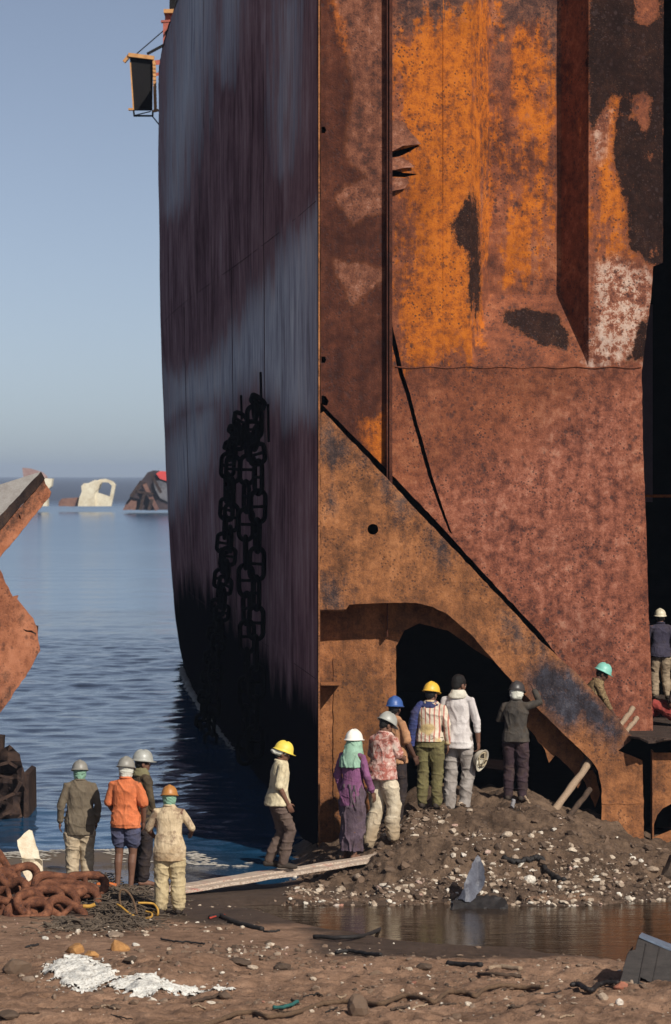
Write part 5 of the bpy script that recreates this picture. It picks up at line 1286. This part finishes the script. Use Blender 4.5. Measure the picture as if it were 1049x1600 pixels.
    for sx in (1, -1):
        em = MB(); em.ell(hc + HR @ Vector((.030 * sx, .074, -.003)), (.011, .009, .008), HR, 8, 6); em.build('eye', M_EYE, root, True)
    if feet == 'shoe':
        for sd, S_ in ((1, 'R'), (-1, 'L')):
            an = j['ank' + S_]; fd = Vector((.10 * sd, 1, 0))
            if (J or {}).get('toe' + S_): fd = (Vector(J['toe' + S_]) - an)
            fd.normalize(); sm = MB()
            sm.capsule([an - fd * .045 + Vector((0, 0, -.04)), an + fd * .03 + Vector((0, 0, -.038)), an + fd * .10 + Vector((0, 0, -.054)), an + fd * .165 + Vector((0, 0, -.062))], [.042, .046, .043, .030], 12)
            sm.capsule([an + Vector((0, 0, .02)), an + Vector((0, 0, -.03))], [.044, .044], 12)
            obj_from(remeshed(sm, .009, 2), 'shoe', M_SHOE, root)
    # ---------------- clothing
    if bottom:
        kind, bm_, lo = bottom; mb = MB()
        if kind == 'skirt':
            rr = []
            ks = (j['kneR'] + j['kneL']) / 2; as_ = (j['ankR'] + j['ankL']) / 2
            for z, g, c in ((.99, .165, None), (.88, .185, None), (.66, .185, .5), (.47, .18, 1.0), (.28, .17, 1.5), (lo, .165, 1.85)):
                if c is None: p = Vector((0, 0, z))
                elif c <= 1: p = Vector((0, 0, .88)).lerp(ks, c); p.z = z
                else: p = ks.lerp(as_, c - 1); p.z = z
                rr.append(ring(p, g, g * .72, 26))
            mb.loft(rr); amp = .022; sc = (16, 16, 3)
        else:
            mb.loft(torso(.012, .82, 1.0))
            for S_ in 'RL':
                hp, kn, an = j['hip' + S_], j['kne' + S_], j['ank' + S_]
                if kind == 'shorts':
                    e = hp.lerp(kn, lo); mb.capsule([hp, hp.lerp(kn, .3), e], [.102 * b, .108 * b, .100 * b], 16)
                else:
                    e = an + Vector((0, 0, lo)); mb.capsule([hp, hp.lerp(kn, .45), kn, kn.lerp(an, .5) - Vector((0, .012, 0)), e], [.104 * b, .099 * b * legw, .083 * legw, .079 * legw, .070 * legw], 16)
            amp = .012; sc = (6, 6, 9)
        me = remeshed(mb, .009, 3); g1 = folds(seed, amp, sc); g2 = folds(seed + 2, .0028, (14, 14, 14)); displace(me, lambda p: g1(p) + g2(p)); obj_from(me, {'skirt': 'wrap_skirt', 'shorts': 'shorts'}.get(kind, 'trousers'), bm_, root)
    if top:
        tm, hem, sleeve, flare = top; mb = MB()
        mb.loft(torso(.013, hem, 1.435, flare))
        for S_ in 'RL':
            sh, el, wr = j['sh' + S_], j['el' + S_], j['wr' + S_]
            if sleeve <= 1: e = [sh, sh.lerp(el, sleeve * .5), sh.lerp(el, sleeve)]; r = [.058 * b, .062 * b, .064 * b]
            else: e = [sh, sh.lerp(el, .5), el, el.lerp(wr, (sleeve - 1) * .5), el.lerp(wr, sleeve - 1)]; r = [.058 * b, .057 * b, .052, .050, .043]
            mb.capsule([j['chest'].lerp(sh, .55) + Vector((0, 0, .045))] + e, [.062] + r, 14)
        me = remeshed(mb, .0085, 3)
        f1 = folds(seed + 3, .010, (7, 7, 3.5)); f2 = folds(seed + 5, .006, (4, 4, 9)); f3 = folds(seed + 7, .0030, (15, 15, 7))
        displace(me, lambda p: f1(p) + f3(p) + f2(p) * np.clip((1.25 - p[:, 2]) * 3, .2, 1))
        so = obj_from(me, 'shirt', tm, root)
        if collar:
            cm = MB(); cc = j['neck'] + Vector((0, 0, .005)); cm.tube([cc + Vector((.068 * math.cos(a), .066 * math.sin(a) - .002, .012 + .012 * math.cos(a - math.pi / 2) * -1)) for a in np.linspace(0, 2 * math.pi, 20)[:-1]], .016, 8, closed=True); cm.build('collar', tm, so, True)
    # ---------------- head gear
    if hair and not (veil and helmet):
        hm = MB(); hm.ell(hc + HR @ Vector((0, -.020, .032)), (.083, .096, .094), HR); hm.ell(hc + HR @ Vector((0, -.055, -.010)), (.066, .05, .07), HR)
        me = remeshed(hm, .010, 2); displace(me, lambda p: .006 * fbm3(p, (40, 40, 40), seed)); obj_from(me, 'hair', M_HAIR, root)
    if scarf:
        kind, cm_ = scarf; cm = MB()
        if kind == 'band':          # cloth folded under the helmet, covering nape and ears
            cm.loft([ring(hc + HR @ Vector((0, -.012, z)), rx, ry, 20, HR) for z, rx, ry in ((-.095, .068, .078), (-.055, .086, .098), (-.01, .090, .106), (.025, .092, .108), (.055, .085, .100))])
            cm.ell(hc + HR @ Vector((0, -.075, -.06)), (.048, .035, .05), HR)
        elif kind == 'neck':
            cm.loft([ring(j['neck'] + Vector((0, .0, z)), r, r * .95, 20) for z, r in ((-.045, .125), (-.02, .122), (.02, .098), (.06, .078))])
        elif kind == 'back':        # loose cloth poking out behind under the helmet
            cm.loft([ring(hc + HR @ Vector((0, -.03 + dy, z)), rx, ry, 20, HR) for z, rx, ry, dy in ((-.045, .060, .07, -.05), (-.02, .085, .105, -.02), (.02, .09, .11, 0), (.05, .085, .10, 0))])
            cm.ell(hc + HR @ Vector((0, -.125, -.015)), (.06, .05, .035), HR)
        elif kind == 'shawl':
            cm.loft([ring(j['chest'] + Vector((0, -.01, z)), rx, ry, 22) for z, rx, ry in ((.09, .13, .10), (.125, .135, .105), (.16, .10, .09), (.19, .075, .075))])
            sh = j['shL']; cm.capsule([sh + Vector((.04, -.02, .05)), sh + Vector((-.03, -.07, -.06)), sh + Vector((-.075, -.07, -.30)), sh + Vector((-.085, -.05, -.48))], [.05, .055, .06, .05], 10)
        me = remeshed(cm, .009, 2); displace(me, folds(seed + 8, .008, (14, 14, 22))); obj_from(me, 'headscarf' if kind != 'shawl' else 'shawl', cm_, root)
    if veil:
        cm = MB()
        cm.loft([ring(hc + HR @ Vector((0, -.01, z)) + Vector((0, yo, 0)), rx, ry, 24) for z, rx, ry, yo in ((-.33, .175, .135, -.04), (-.26, .175, .14, -.03), (-.18, .15, .13, -.02), (-.08, .112, .118, -.01), (0, .096, .112, 0), (.05, .09, .105, 0))])
        me = remeshed(cm, .010, 2); displace(me, folds(seed + 8, .014, (14, 14, 5))); obj_from(me, 'veil', veil, root)
    if helmet:
        hm_, tilt = helmet; T = HR @ Matrix.Rotation(rad(-tilt), 3, 'X')
        make_helmet(hm_, root, hc + HR @ Vector((0, -.008, .035)), T)
    return root

def make_helmet(mat, parent, c, T, name='helmet'):
    """dome with three ridges and a brim that grows into a peak at +y"""
    mb = MB(); nu, nv = 32, 10; rows = []
    for k in range(nv):
        ph = (math.pi / 2) * k / nv; row = []
        for i in range(nu):
            th = 2 * math.pi * i / nu; r = math.cos(ph) ** 0.85; x = .108 * r * math.cos(th); y = .131 * r * math.sin(th); z = .128 * math.sin(ph)
            if abs(x) < .014 and k > 1: z += .009
            row.append((x, y, z))
        rows.append(row)
    def brim(g, z): return [((.108 + g * (.75 if math.sin(2 * math.pi * i / nu) < .3 else 1)) * math.cos(2 * math.pi * i / nu), (.131 + g * (1 + 1.9 * max(0, math.sin(2 * math.pi * i / nu)) ** 3)) * math.sin(2 * math.pi * i / nu), z - .012 * max(0, math.sin(2 * math.pi * i / nu))) for i in range(nu)]
    under = [(.100 * math.cos(2 * math.pi * i / nu), .123 * math.sin(2 * math.pi * i / nu), -.004) for i in range(nu)]
    inner = []
    for k in range(0, 8):
        ph = (math.pi / 2) * k / 8; r = math.cos(ph) ** .85; inner.append([(.098 * r * math.cos(2 * math.pi * i / nu), .121 * r * math.sin(2 * math.pi * i / nu), .004 + .116 * math.sin(ph)) for i in range(nu)])
    allr = list(reversed(inner)) + [under, brim(.016, -.010), brim(.018, -.003), brim(.003, .003)] + rows[1:]
    vs = [T @ Vector(p) + Vector(c) for r in allr for p in r]; fs = []
    m = len(allr)
    for a_ in range(m - 1):
        for i in range(nu): fs.append((a_ * nu + i, a_ * nu + (i + 1) % nu, (a_ + 1) * nu + (i + 1) % nu, (a_ + 1) * nu + i))
    fs.append(tuple(range(nu))[::-1]); fs.append(tuple((m - 1) * nu + i for i in range(nu)))
    mb.add(vs, fs); o = mb.build(name, mat, parent, True); o.data.set_sharp_from_angle(angle=rad(60)); return o

def hel(name, c, c2=None, dirt=0.5):
    m = NT(name); n = m.noise(9, 5, 0.65); d = m.rng(n, 0.45, 0.7, 0, dirt)
    col = m.mix(d, c, c2 or tuple(k * 0.4 for k in c)); return m.fin(col, m.rng(n, 0.3, 0.7, 0.35, 0.6), m.bump(n, 0.1, 0.01), spec=0.5)
H_GREY = hel('grey_helmet_shell', (0.25, 0.24, 0.215), (0.11, 0.095, 0.075)); H_GREY2 = hel('pale_grey_helmet_shell', (0.34, 0.345, 0.32), (0.17, 0.155, 0.125))
H_BROWN = hel('orange_brown_helmet_shell', (0.42, 0.18, 0.045), (0.20, 0.08, 0.03)); H_YEL = hel('lemon_helmet_shell', (0.78, 0.60, 0.09), (0.55, 0.38, 0.06), .35); H_YEL2 = hel('golden_helmet_shell', (0.74, 0.44, 0.05), (0.42, 0.20, 0.03), .5)
H_WHITE = hel('white_helmet_shell', (0.78, 0.76, 0.70), (0.62, 0.58, 0.5), .3); H_BLUE = hel('blue_helmet_shell', (0.035, 0.095, 0.30), (0.02, 0.05, 0.16), .4); H_TURQ = hel('turquoise_helmet_shell', (0.20, 0.50, 0.42), (0.12, 0.33, 0.27), .5)
H_DARK = hel('dark_helmet_shell', (0.045, 0.04, 0.04), (0.02, 0.02, 0.02)); H_CREAM = hel('cream_helmet_shell', (0.70, 0.64, 0.50), (0.28, 0.20, 0.10), .6)
S_GREEN = cloth('green_headcloth', (0.24, 0.42, 0.31), dirt_amt=.3); S_WHITE = cloth('white_headcloth', (0.66, 0.66, 0.58), dirt_amt=.3); S_VEIL = cloth('pale_green_veil', (0.30, 0.47, 0.36), (0.23, 0.37, 0.28), dirt_amt=.25)
T_BEIGE = cloth('beige_trousers', (0.50, 0.41, 0.29), (0.36, 0.28, 0.19), dirt_amt=.45); T_CREAM = cloth('cream_trousers', (0.64, 0.56, 0.43), (0.46, 0.38, 0.27), dirt_amt=.4, low=(.1, .5, (.30, .22, .14)))
T_GREY = cloth('grey_trousers', (0.34, 0.31, 0.29), (0.25, 0.22, 0.20), dirt_amt=.3); T_BROWN = cloth('brown_trousers', (0.14, 0.10, 0.085), (0.085, 0.06, 0.05)); T_OLIVE = cloth('olive_trousers', (0.17, 0.15, 0.07), (0.11, 0.095, 0.045))
T_DARK = cloth('dark_trousers', (0.035, 0.028, 0.030), (0.02, 0.016, 0.018)); T_PURP = cloth('shade_black_trousers', (0.055, 0.035, 0.042), (0.03, 0.02, 0.025))

def gp(u, Y, dz=0.0): x = X_at(u, Y); return (x, Y, gz(x, Y) + dz)

person('worker with grey helmet and green neck cloth in a long olive shirt', gp(125, 43.3), 4, 1.70, J=dict(elR=(.245, -.04, 1.11), wrR=(.225, .03, .87), elL=(-.25, -.05, 1.11), wrL=(-.265, .02, .87)),
       top=(cloth('olive_shirt', (0.165, 0.135, 0.098), (0.125, 0.10, 0.072), dirt_amt=.25), .70, 1.93, .035), bottom=('trousers', T_BEIGE, 0.0), helmet=(H_GREY, 4), scarf=('band', S_GREEN), head=(0, 4, 0), seed=11, build=1.06, legw=1.15)
person('worker in an orange shirt and navy shorts with bare legs', gp(197, 42.7), -14, 1.78, J=dict(elR=(.24, -.02, 1.11), wrR=(.215, .07, .88), elL=(-.23, .0, 1.11), wrL=(-.16, .13, .93), kneR=(.085, .02, .47), ankR=(.075, -.03, .085)),
       top=(cloth('orange_shirt', (0.66, 0.20, 0.085), (0.55, 0.15, 0.06), dirt_amt=.3), .80, .95, .035), bottom=('shorts', cloth('navy_shorts', (0.085, 0.09, 0.15), (0.05, 0.055, 0.095)), .62), helmet=(H_GREY, 12), scarf=('band', S_WHITE), head=(6, -2, 0), feet='bare', seed=12)
person('dark-clothed worker half hidden behind the orange shirt, face turned sideways', gp(222, 43.5), -62, 1.83, J=dict(elR=(.20, .03, 1.10), wrR=(.17, .10, .87)), top=(cloth('brown_green_shirt', (0.10, 0.075, 0.045), (0.06, 0.045, 0.03)), .80, 1.5, .03), bottom=('trousers', T_DARK, .02),
       helmet=(H_GREY2, -2), scarf=('neck', cloth('olive_neck_cloth', (0.20, 0.18, 0.10))), head=(12, 6, 0), feet='bare', seed=13)
person('worker in orange-brown helmet and stained beige shirt and trousers, nearest to us', gp(265, 39.9), -3, 1.60, J=dict(elR=(.30, .02, 1.13), wrR=(.27, .20, 1.05), elL=(-.285, .02, 1.12), wrL=(-.22, .18, 1.00), kneR=(.115, .0, .47), ankR=(.125, -.02, .085), kneL=(-.105, .02, .47), ankL=(-.11, -.02, .085)),
       top=(cloth('stained_beige_shirt', (0.62, 0.50, 0.34), (0.50, 0.39, 0.25), dirt=(0.13, 0.07, 0.05), dirt_amt=.75, low=(.70, .96, (.33, .22, .12))), .71, 1.02, .045), bottom=('trousers', cloth('stained_beige_trousers', (0.54, 0.44, 0.27), (0.42, 0.33, 0.19), dirt_amt=.5), .03), helmet=(H_BROWN, 10), scarf=('band', S_GREEN), head=(0, -2, 0), seed=14, build=1.04, legw=1.2)
yy, zz = plank_z(X_at(436, 43.1)); 
person('worker in yellow helmet, cream shirt and brown trousers walking up the plank', (X_at(434, yy), yy, zz + .03), -78, 1.71, J=dict(elR=(.20, -.02, 1.11), wrR=(.19, .10, .88), elL=(-.21, .0, 1.11), wrL=(-.2, .12, .9), hipR=(.08, .0, .88), kneR=(.085, .16, .50), ankR=(.08, .06, .085), kneL=(-.085, .08, .47), ankL=(-.08, -.10, .10)),
       lean=(0, .10), top=(cloth('cream_shirt', (0.66, 0.58, 0.40), (0.54, 0.46, 0.30), dirt_amt=.45), .84, .98, .05), bottom=('trousers', T_BROWN, .01), helmet=(H_YEL, -2), scarf=('back', S_WHITE), head=(4, 20, 0), seed=15)
person('worker in white helmet and long pale green veil with a purple top', gp(551, 44.2, .02), -38, 1.78, J=dict(elR=(.215, .03, 1.10), wrR=(.23, .13, .88), kneR=(.09, -.03, .47), ankR=(.11, -.10, .085), kneL=(-.08, .02, .47), ankL=(-.07, -.07, .085)), lean=(-.05, .10),
       top=(cloth('faded_purple_blouse', (0.26, 0.105, 0.215), (0.17, 0.065, 0.145), dirt_amt=.4), .70, 1.9, .03), bottom=('skirt', cloth('dusky_mauve_wrap', (0.125, 0.09, 0.115), (0.065, 0.045, 0.06)), .12), helmet=(H_WHITE, -4), veil=S_VEIL, head=(0, 4, 0), feet='bare', seed=16, collar=False, build=.86)
person('worker in grey-white helmet with a red-and-white print shirt and cream trousers', gp(597, 44.3), -42, 1.84, J=dict(hipR=(.09, .0, .88), kneR=(.115, .10, .50), ankR=(.13, .06, .13), kneL=(-.10, .02, .46), ankL=(-.13, -.09, .06), elR=(.20, .10, 1.13), wrR=(.12, .28, 1.08), elL=(-.21, .06, 1.12), wrL=(-.12, .22, 1.02)), lean=(.02, .10),
       top=(cloth('red_white_print_shirt', (0.58, 0.38, 0.33), (0.36, 0.12, 0.095), 'print', dirt_amt=.35, c3=(0.62, 0.50, 0.43)), .84, .85, .045), bottom=('trousers', T_CREAM, -.02), helmet=(H_GREY2, 0), head=(16, 28, 0), seed=17, build=1.05, legw=1.15)
person('worker in blue helmet and tan shirt half hidden behind the print shirt', gp(617, 44.95), -50, 1.80, J=dict(elR=(.22, .02, 1.12), wrR=(.23, .14, .92)), top=(cloth('tan_shirt', (0.46, 0.25, 0.14), (0.34, 0.17, 0.09)), .82, .95, .035), bottom=('trousers', T_DARK, .0), helmet=(H_BLUE, 0), head=(-30, 4, 0), skin=M_SKIN2, seed=18)
person('worker in golden helmet with a red-striped white shirt and olive trousers', gp(672, 45.25), -16, 1.78, J=dict(elR=(.24, -.02, 1.11), wrR=(.235, .06, .86), elL=(-.24, .0, 1.12), wrL=(-.20, .14, .92)), lean=(.02, .02),
       top=(cloth('striped_shirt', (0.64, 0.56, 0.45), (0.47, 0.18, 0.14), 'stripe', dirt_amt=.3, c3=(0.58, 0.44, 0.22)), .90, 1.9, .02), bottom=('trousers', T_OLIVE, .0), helmet=(H_YEL2, 2), scarf=('shawl', cloth('blue_shawl', (0.05, 0.06, 0.18), (0.03, 0.04, 0.10))), head=(14, 8, 0), seed=19, build=1.04)
p10 = person('bareheaded dark-haired worker in a long white shirt and grey trousers', gp(716, 45.35), -24, 1.98, J=dict(elR=(.245, .0, 1.10), wrR=(.255, .02, .85), elL=(-.23, -.02, 1.10), wrL=(-.18, .12, .90), kneR=(.11, .06, .48), ankR=(.10, -.03, .085)), lean=(.0, .02),
       top=(cloth('white_shirt', (0.66, 0.62, 0.60), (0.53, 0.49, 0.48), dirt_amt=.2), .77, 1.45, .035), bottom=('trousers', T_GREY, .0), head=(20, 14, 0), scarf=('neck', cloth('white_neck_towel', (0.70, 0.66, 0.56))), seed=20, curl=(1.1, .5), build=.9)
person('worker in dark helmet, grey shirt and near-black trousers reaching to the rusty beam', gp(806, 45.75), -20, 1.70, J=dict(elR=(.32, .12, 1.40), wrR=(.22, .20, 1.56), elL=(-.26, .04, 1.14), wrL=(-.14, .20, 1.18)), lean=(.0, .06),
       top=(cloth('shade_grey_work_shirt', (0.085, 0.075, 0.065), (0.045, 0.04, 0.036), dirt_amt=.4), .84, 1.9, .04), bottom=('trousers', T_PURP, .0), helmet=(H_DARK, 0), scarf=('band', S_WHITE), skin=M_SKIN2, head=(10, 12, 0), seed=21)  # clothes darkened further to stand for the shade around him
# on the sloping plate, cut off by the beam
zs = CAM_Z - (1165 - VH) / F * 47.25
person('worker in turquoise helmet and mottled brown shirt bending down behind the rusty beam', (X_at(914, 47.25), 47.25, zs - .36), -84, 1.62, J=dict(elR=(.18, .33, 1.00), wrR=(.12, .46, .80), elL=(-.18, .33, 1.02), wrL=(-.1, .46, .82), kneR=(.1, .2, .52), kneL=(-.1, .2, .52)), lean=(0, .42),
       top=(cloth('mottled_shirt', (0.15, 0.10, 0.055), (0.24, 0.17, 0.09), 'camo', c3=(0.075, 0.05, 0.03)), .86, 1.3, .03), bottom=('trousers', T_BROWN, 0), helmet=(H_TURQ, -2), head=(0, 26, 0), skin=M_SKIN2, seed=22)
person('worker in cream helmet and dark navy shirt walking into the dark hold', (X_at(1032, 54.2), 54.2, zt), 8, 1.54, J=dict(elR=(.24, -.02, 1.11), wrR=(.22, .10, .88), elL=(-.25, .06, 1.12), wrL=(-.2, .22, 1.06), kneL=(-.09, .10, .50), ankL=(-.10, -.02, .10), kneR=(.11, .05, .47), ankR=(.12, -.10, .10)),
       top=(cloth('navy_shirt', (0.060, 0.055, 0.085), (0.04, 0.036, 0.058), dirt_amt=.2), .80, 1.9, .035), bottom=('trousers', cloth('khaki_trousers', (0.36, 0.28, 0.20), (0.22, 0.165, 0.115)), .0), helmet=(H_CREAM, -14), head=(0, 10, 0), seed=23)
person('seated worker in red trousers beside the dark hold, cut off by the frame', (X_at(1062, 48.6), 48.6, zt - .42), 60, 1.60, J=dict(hipR=(.09, 0, .60), hipL=(-.09, 0, .60), pel=(0, 0, .62), kneR=(.12, .36, .78), ankR=(.13, .62, .52), kneL=(-.12, .38, .78), ankL=(-.14, .56, .52)),
       top=(cloth('faded_dark_shirt', (0.07, 0.05, 0.05), (0.04, 0.03, 0.03)), .84, 1.9, .03), bottom=('trousers', cloth('red_trousers', (0.36, 0.07, 0.06), (0.24, 0.04, 0.035)), .05), helmet=(H_GREY, 0), feet='bare', seed=24)
# helmet carried in the hand of the bareheaded worker
hh = make_helmet(hel('scuffed_white_helmet_shell', (0.46, 0.42, 0.34), (0.26, 0.22, 0.16)), None, (0, 0, 0), Matrix.Rotation(rad(-80), 3, 'X'), 'carried_helmet')
bpy.context.view_layer.update()
wl = p10.matrix_world @ Vector((.27, .05, .70)); hh.location = wl + Vector((0.02, -.05, -.07)); hh.rotation_euler = (0.15, 0.25, rad(52)); tag(hh, 'scuffed white helmet hanging upside down from the bareheaded worker\'s hand', 'helmet')
cm = MB(); cm.tube([(.09 * math.cos(a), -.012 + 0.01 * math.sin(3 * a), .10 * math.sin(a)) for a in np.linspace(0, 2 * math.pi, 24)[:-1]], .012, 6, closed=True); cm.tube([(-.10, -.015, 0), (0, -.05, .01), (.10, -.015, 0)], .010, 6); cm.tube([(0, -.015, -.11), (0, -.05, 0), (0, -.015, .11)], .010, 6)
so = cm.build('suspension_strap', simple('pale_strap', (0.40, 0.33, 0.22), None, 20, 0.8), hh, True)
# ================================================================== light, air, camera
world = bpy.data.worlds.new('World'); scene.world = world; world.use_nodes = True
wt = world.node_tree; wt.nodes.clear()
wo = wt.nodes.new('ShaderNodeOutputWorld'); bg = wt.nodes.new('ShaderNodeBackground'); sky = wt.nodes.new('ShaderNodeTexSky')
sky.sky_type = 'NISHITA'; sky.sun_disc = False; sky.sun_elevation = SUN_EL; sky.sun_rotation = math.pi - SUN_AZ
sky.air_density = 0.42; sky.dust_density = 0.62; sky.ozone_density = 0.3; sky.altitude = 0
hs = wt.nodes.new('ShaderNodeHueSaturation'); hs.inputs['Saturation'].default_value = 0.75; wt.links.new(sky.outputs[0], hs.inputs['Color'])
tn = wt.nodes.new('ShaderNodeMix'); tn.data_type = 'RGBA'; tn.blend_type = 'MULTIPLY'; tn.inputs[0].default_value = 1.0; tn.inputs[7].default_value = (1.0, 1.0, 1.0, 1)
wt.links.new(hs.outputs[0], tn.inputs[6]); wt.links.new(tn.outputs[2], bg.inputs[0]); bg.inputs[1].default_value = 0.088
wt.links.new(bg.outputs[0], wo.inputs[0])
sl = bpy.data.lights.new('Sun', 'SUN'); sl.energy = 4.9; sl.angle = rad(0.53); sl.color = (1.0, 0.93, 0.82)
so_ = bpy.data.objects.new('Sun', sl); COL.objects.link(so_); so_.location = (20, -20, 40)
so_.rotation_euler = (-SUN_DIR).to_track_quat('-Z', 'Y').to_euler()

cam = bpy.data.cameras.new('Camera'); co_ = bpy.data.objects.new('Camera', cam); COL.objects.link(co_)
co_.location = (0, 0, CAM_Z); co_.rotation_euler = (math.pi / 2, 0, 0)
cam.sensor_fit = 'AUTO'; cam.sensor_width = 36.0; cam.lens = F / 1600.0 * 36.0; cam.shift_y = -(800 - VH) / 1600.0
cam.clip_start = 0.5; cam.clip_end = 20000
cam.dof.use_dof = True; cam.dof.focus_distance = 45.0; cam.dof.aperture_fstop = 4.5
scene.camera = co_
scene.view_settings.view_transform = 'Standard'; scene.view_settings.look = 'None'; scene.view_settings.exposure = 0; scene.view_settings.gamma = 1
scene.view_settings.use_curve_mapping = False
scene.render.resolution_x = 671; scene.render.resolution_y = 1024
scene.cycles.max_bounces = 6; scene.cycles.diffuse_bounces = 2; scene.cycles.glossy_bounces = 3; scene.cycles.use_denoising = True

# thin sea haze
hz = MB(); hz.box((0, 0, 10), (14000, 14000, 30)); hm = bpy.data.materials.new('sea_haze'); hm.use_nodes = True; ht = hm.node_tree; ht.nodes.clear()
ho = ht.nodes.new('ShaderNodeOutputMaterial'); pv = ht.nodes.new('ShaderNodeVolumePrincipled'); pv.inputs['Color'].default_value = (0.58, 0.72, 0.96, 1); pv.inputs['Density'].default_value = 0.00022
pv.inputs['Anisotropy'].default_value = 0.0; ht.links.new(pv.outputs[0], ho.inputs['Volume'])
o = hz.build('haze', hm); tag(o, 'thin pale haze over the sea', 'haze', kind='stuff')
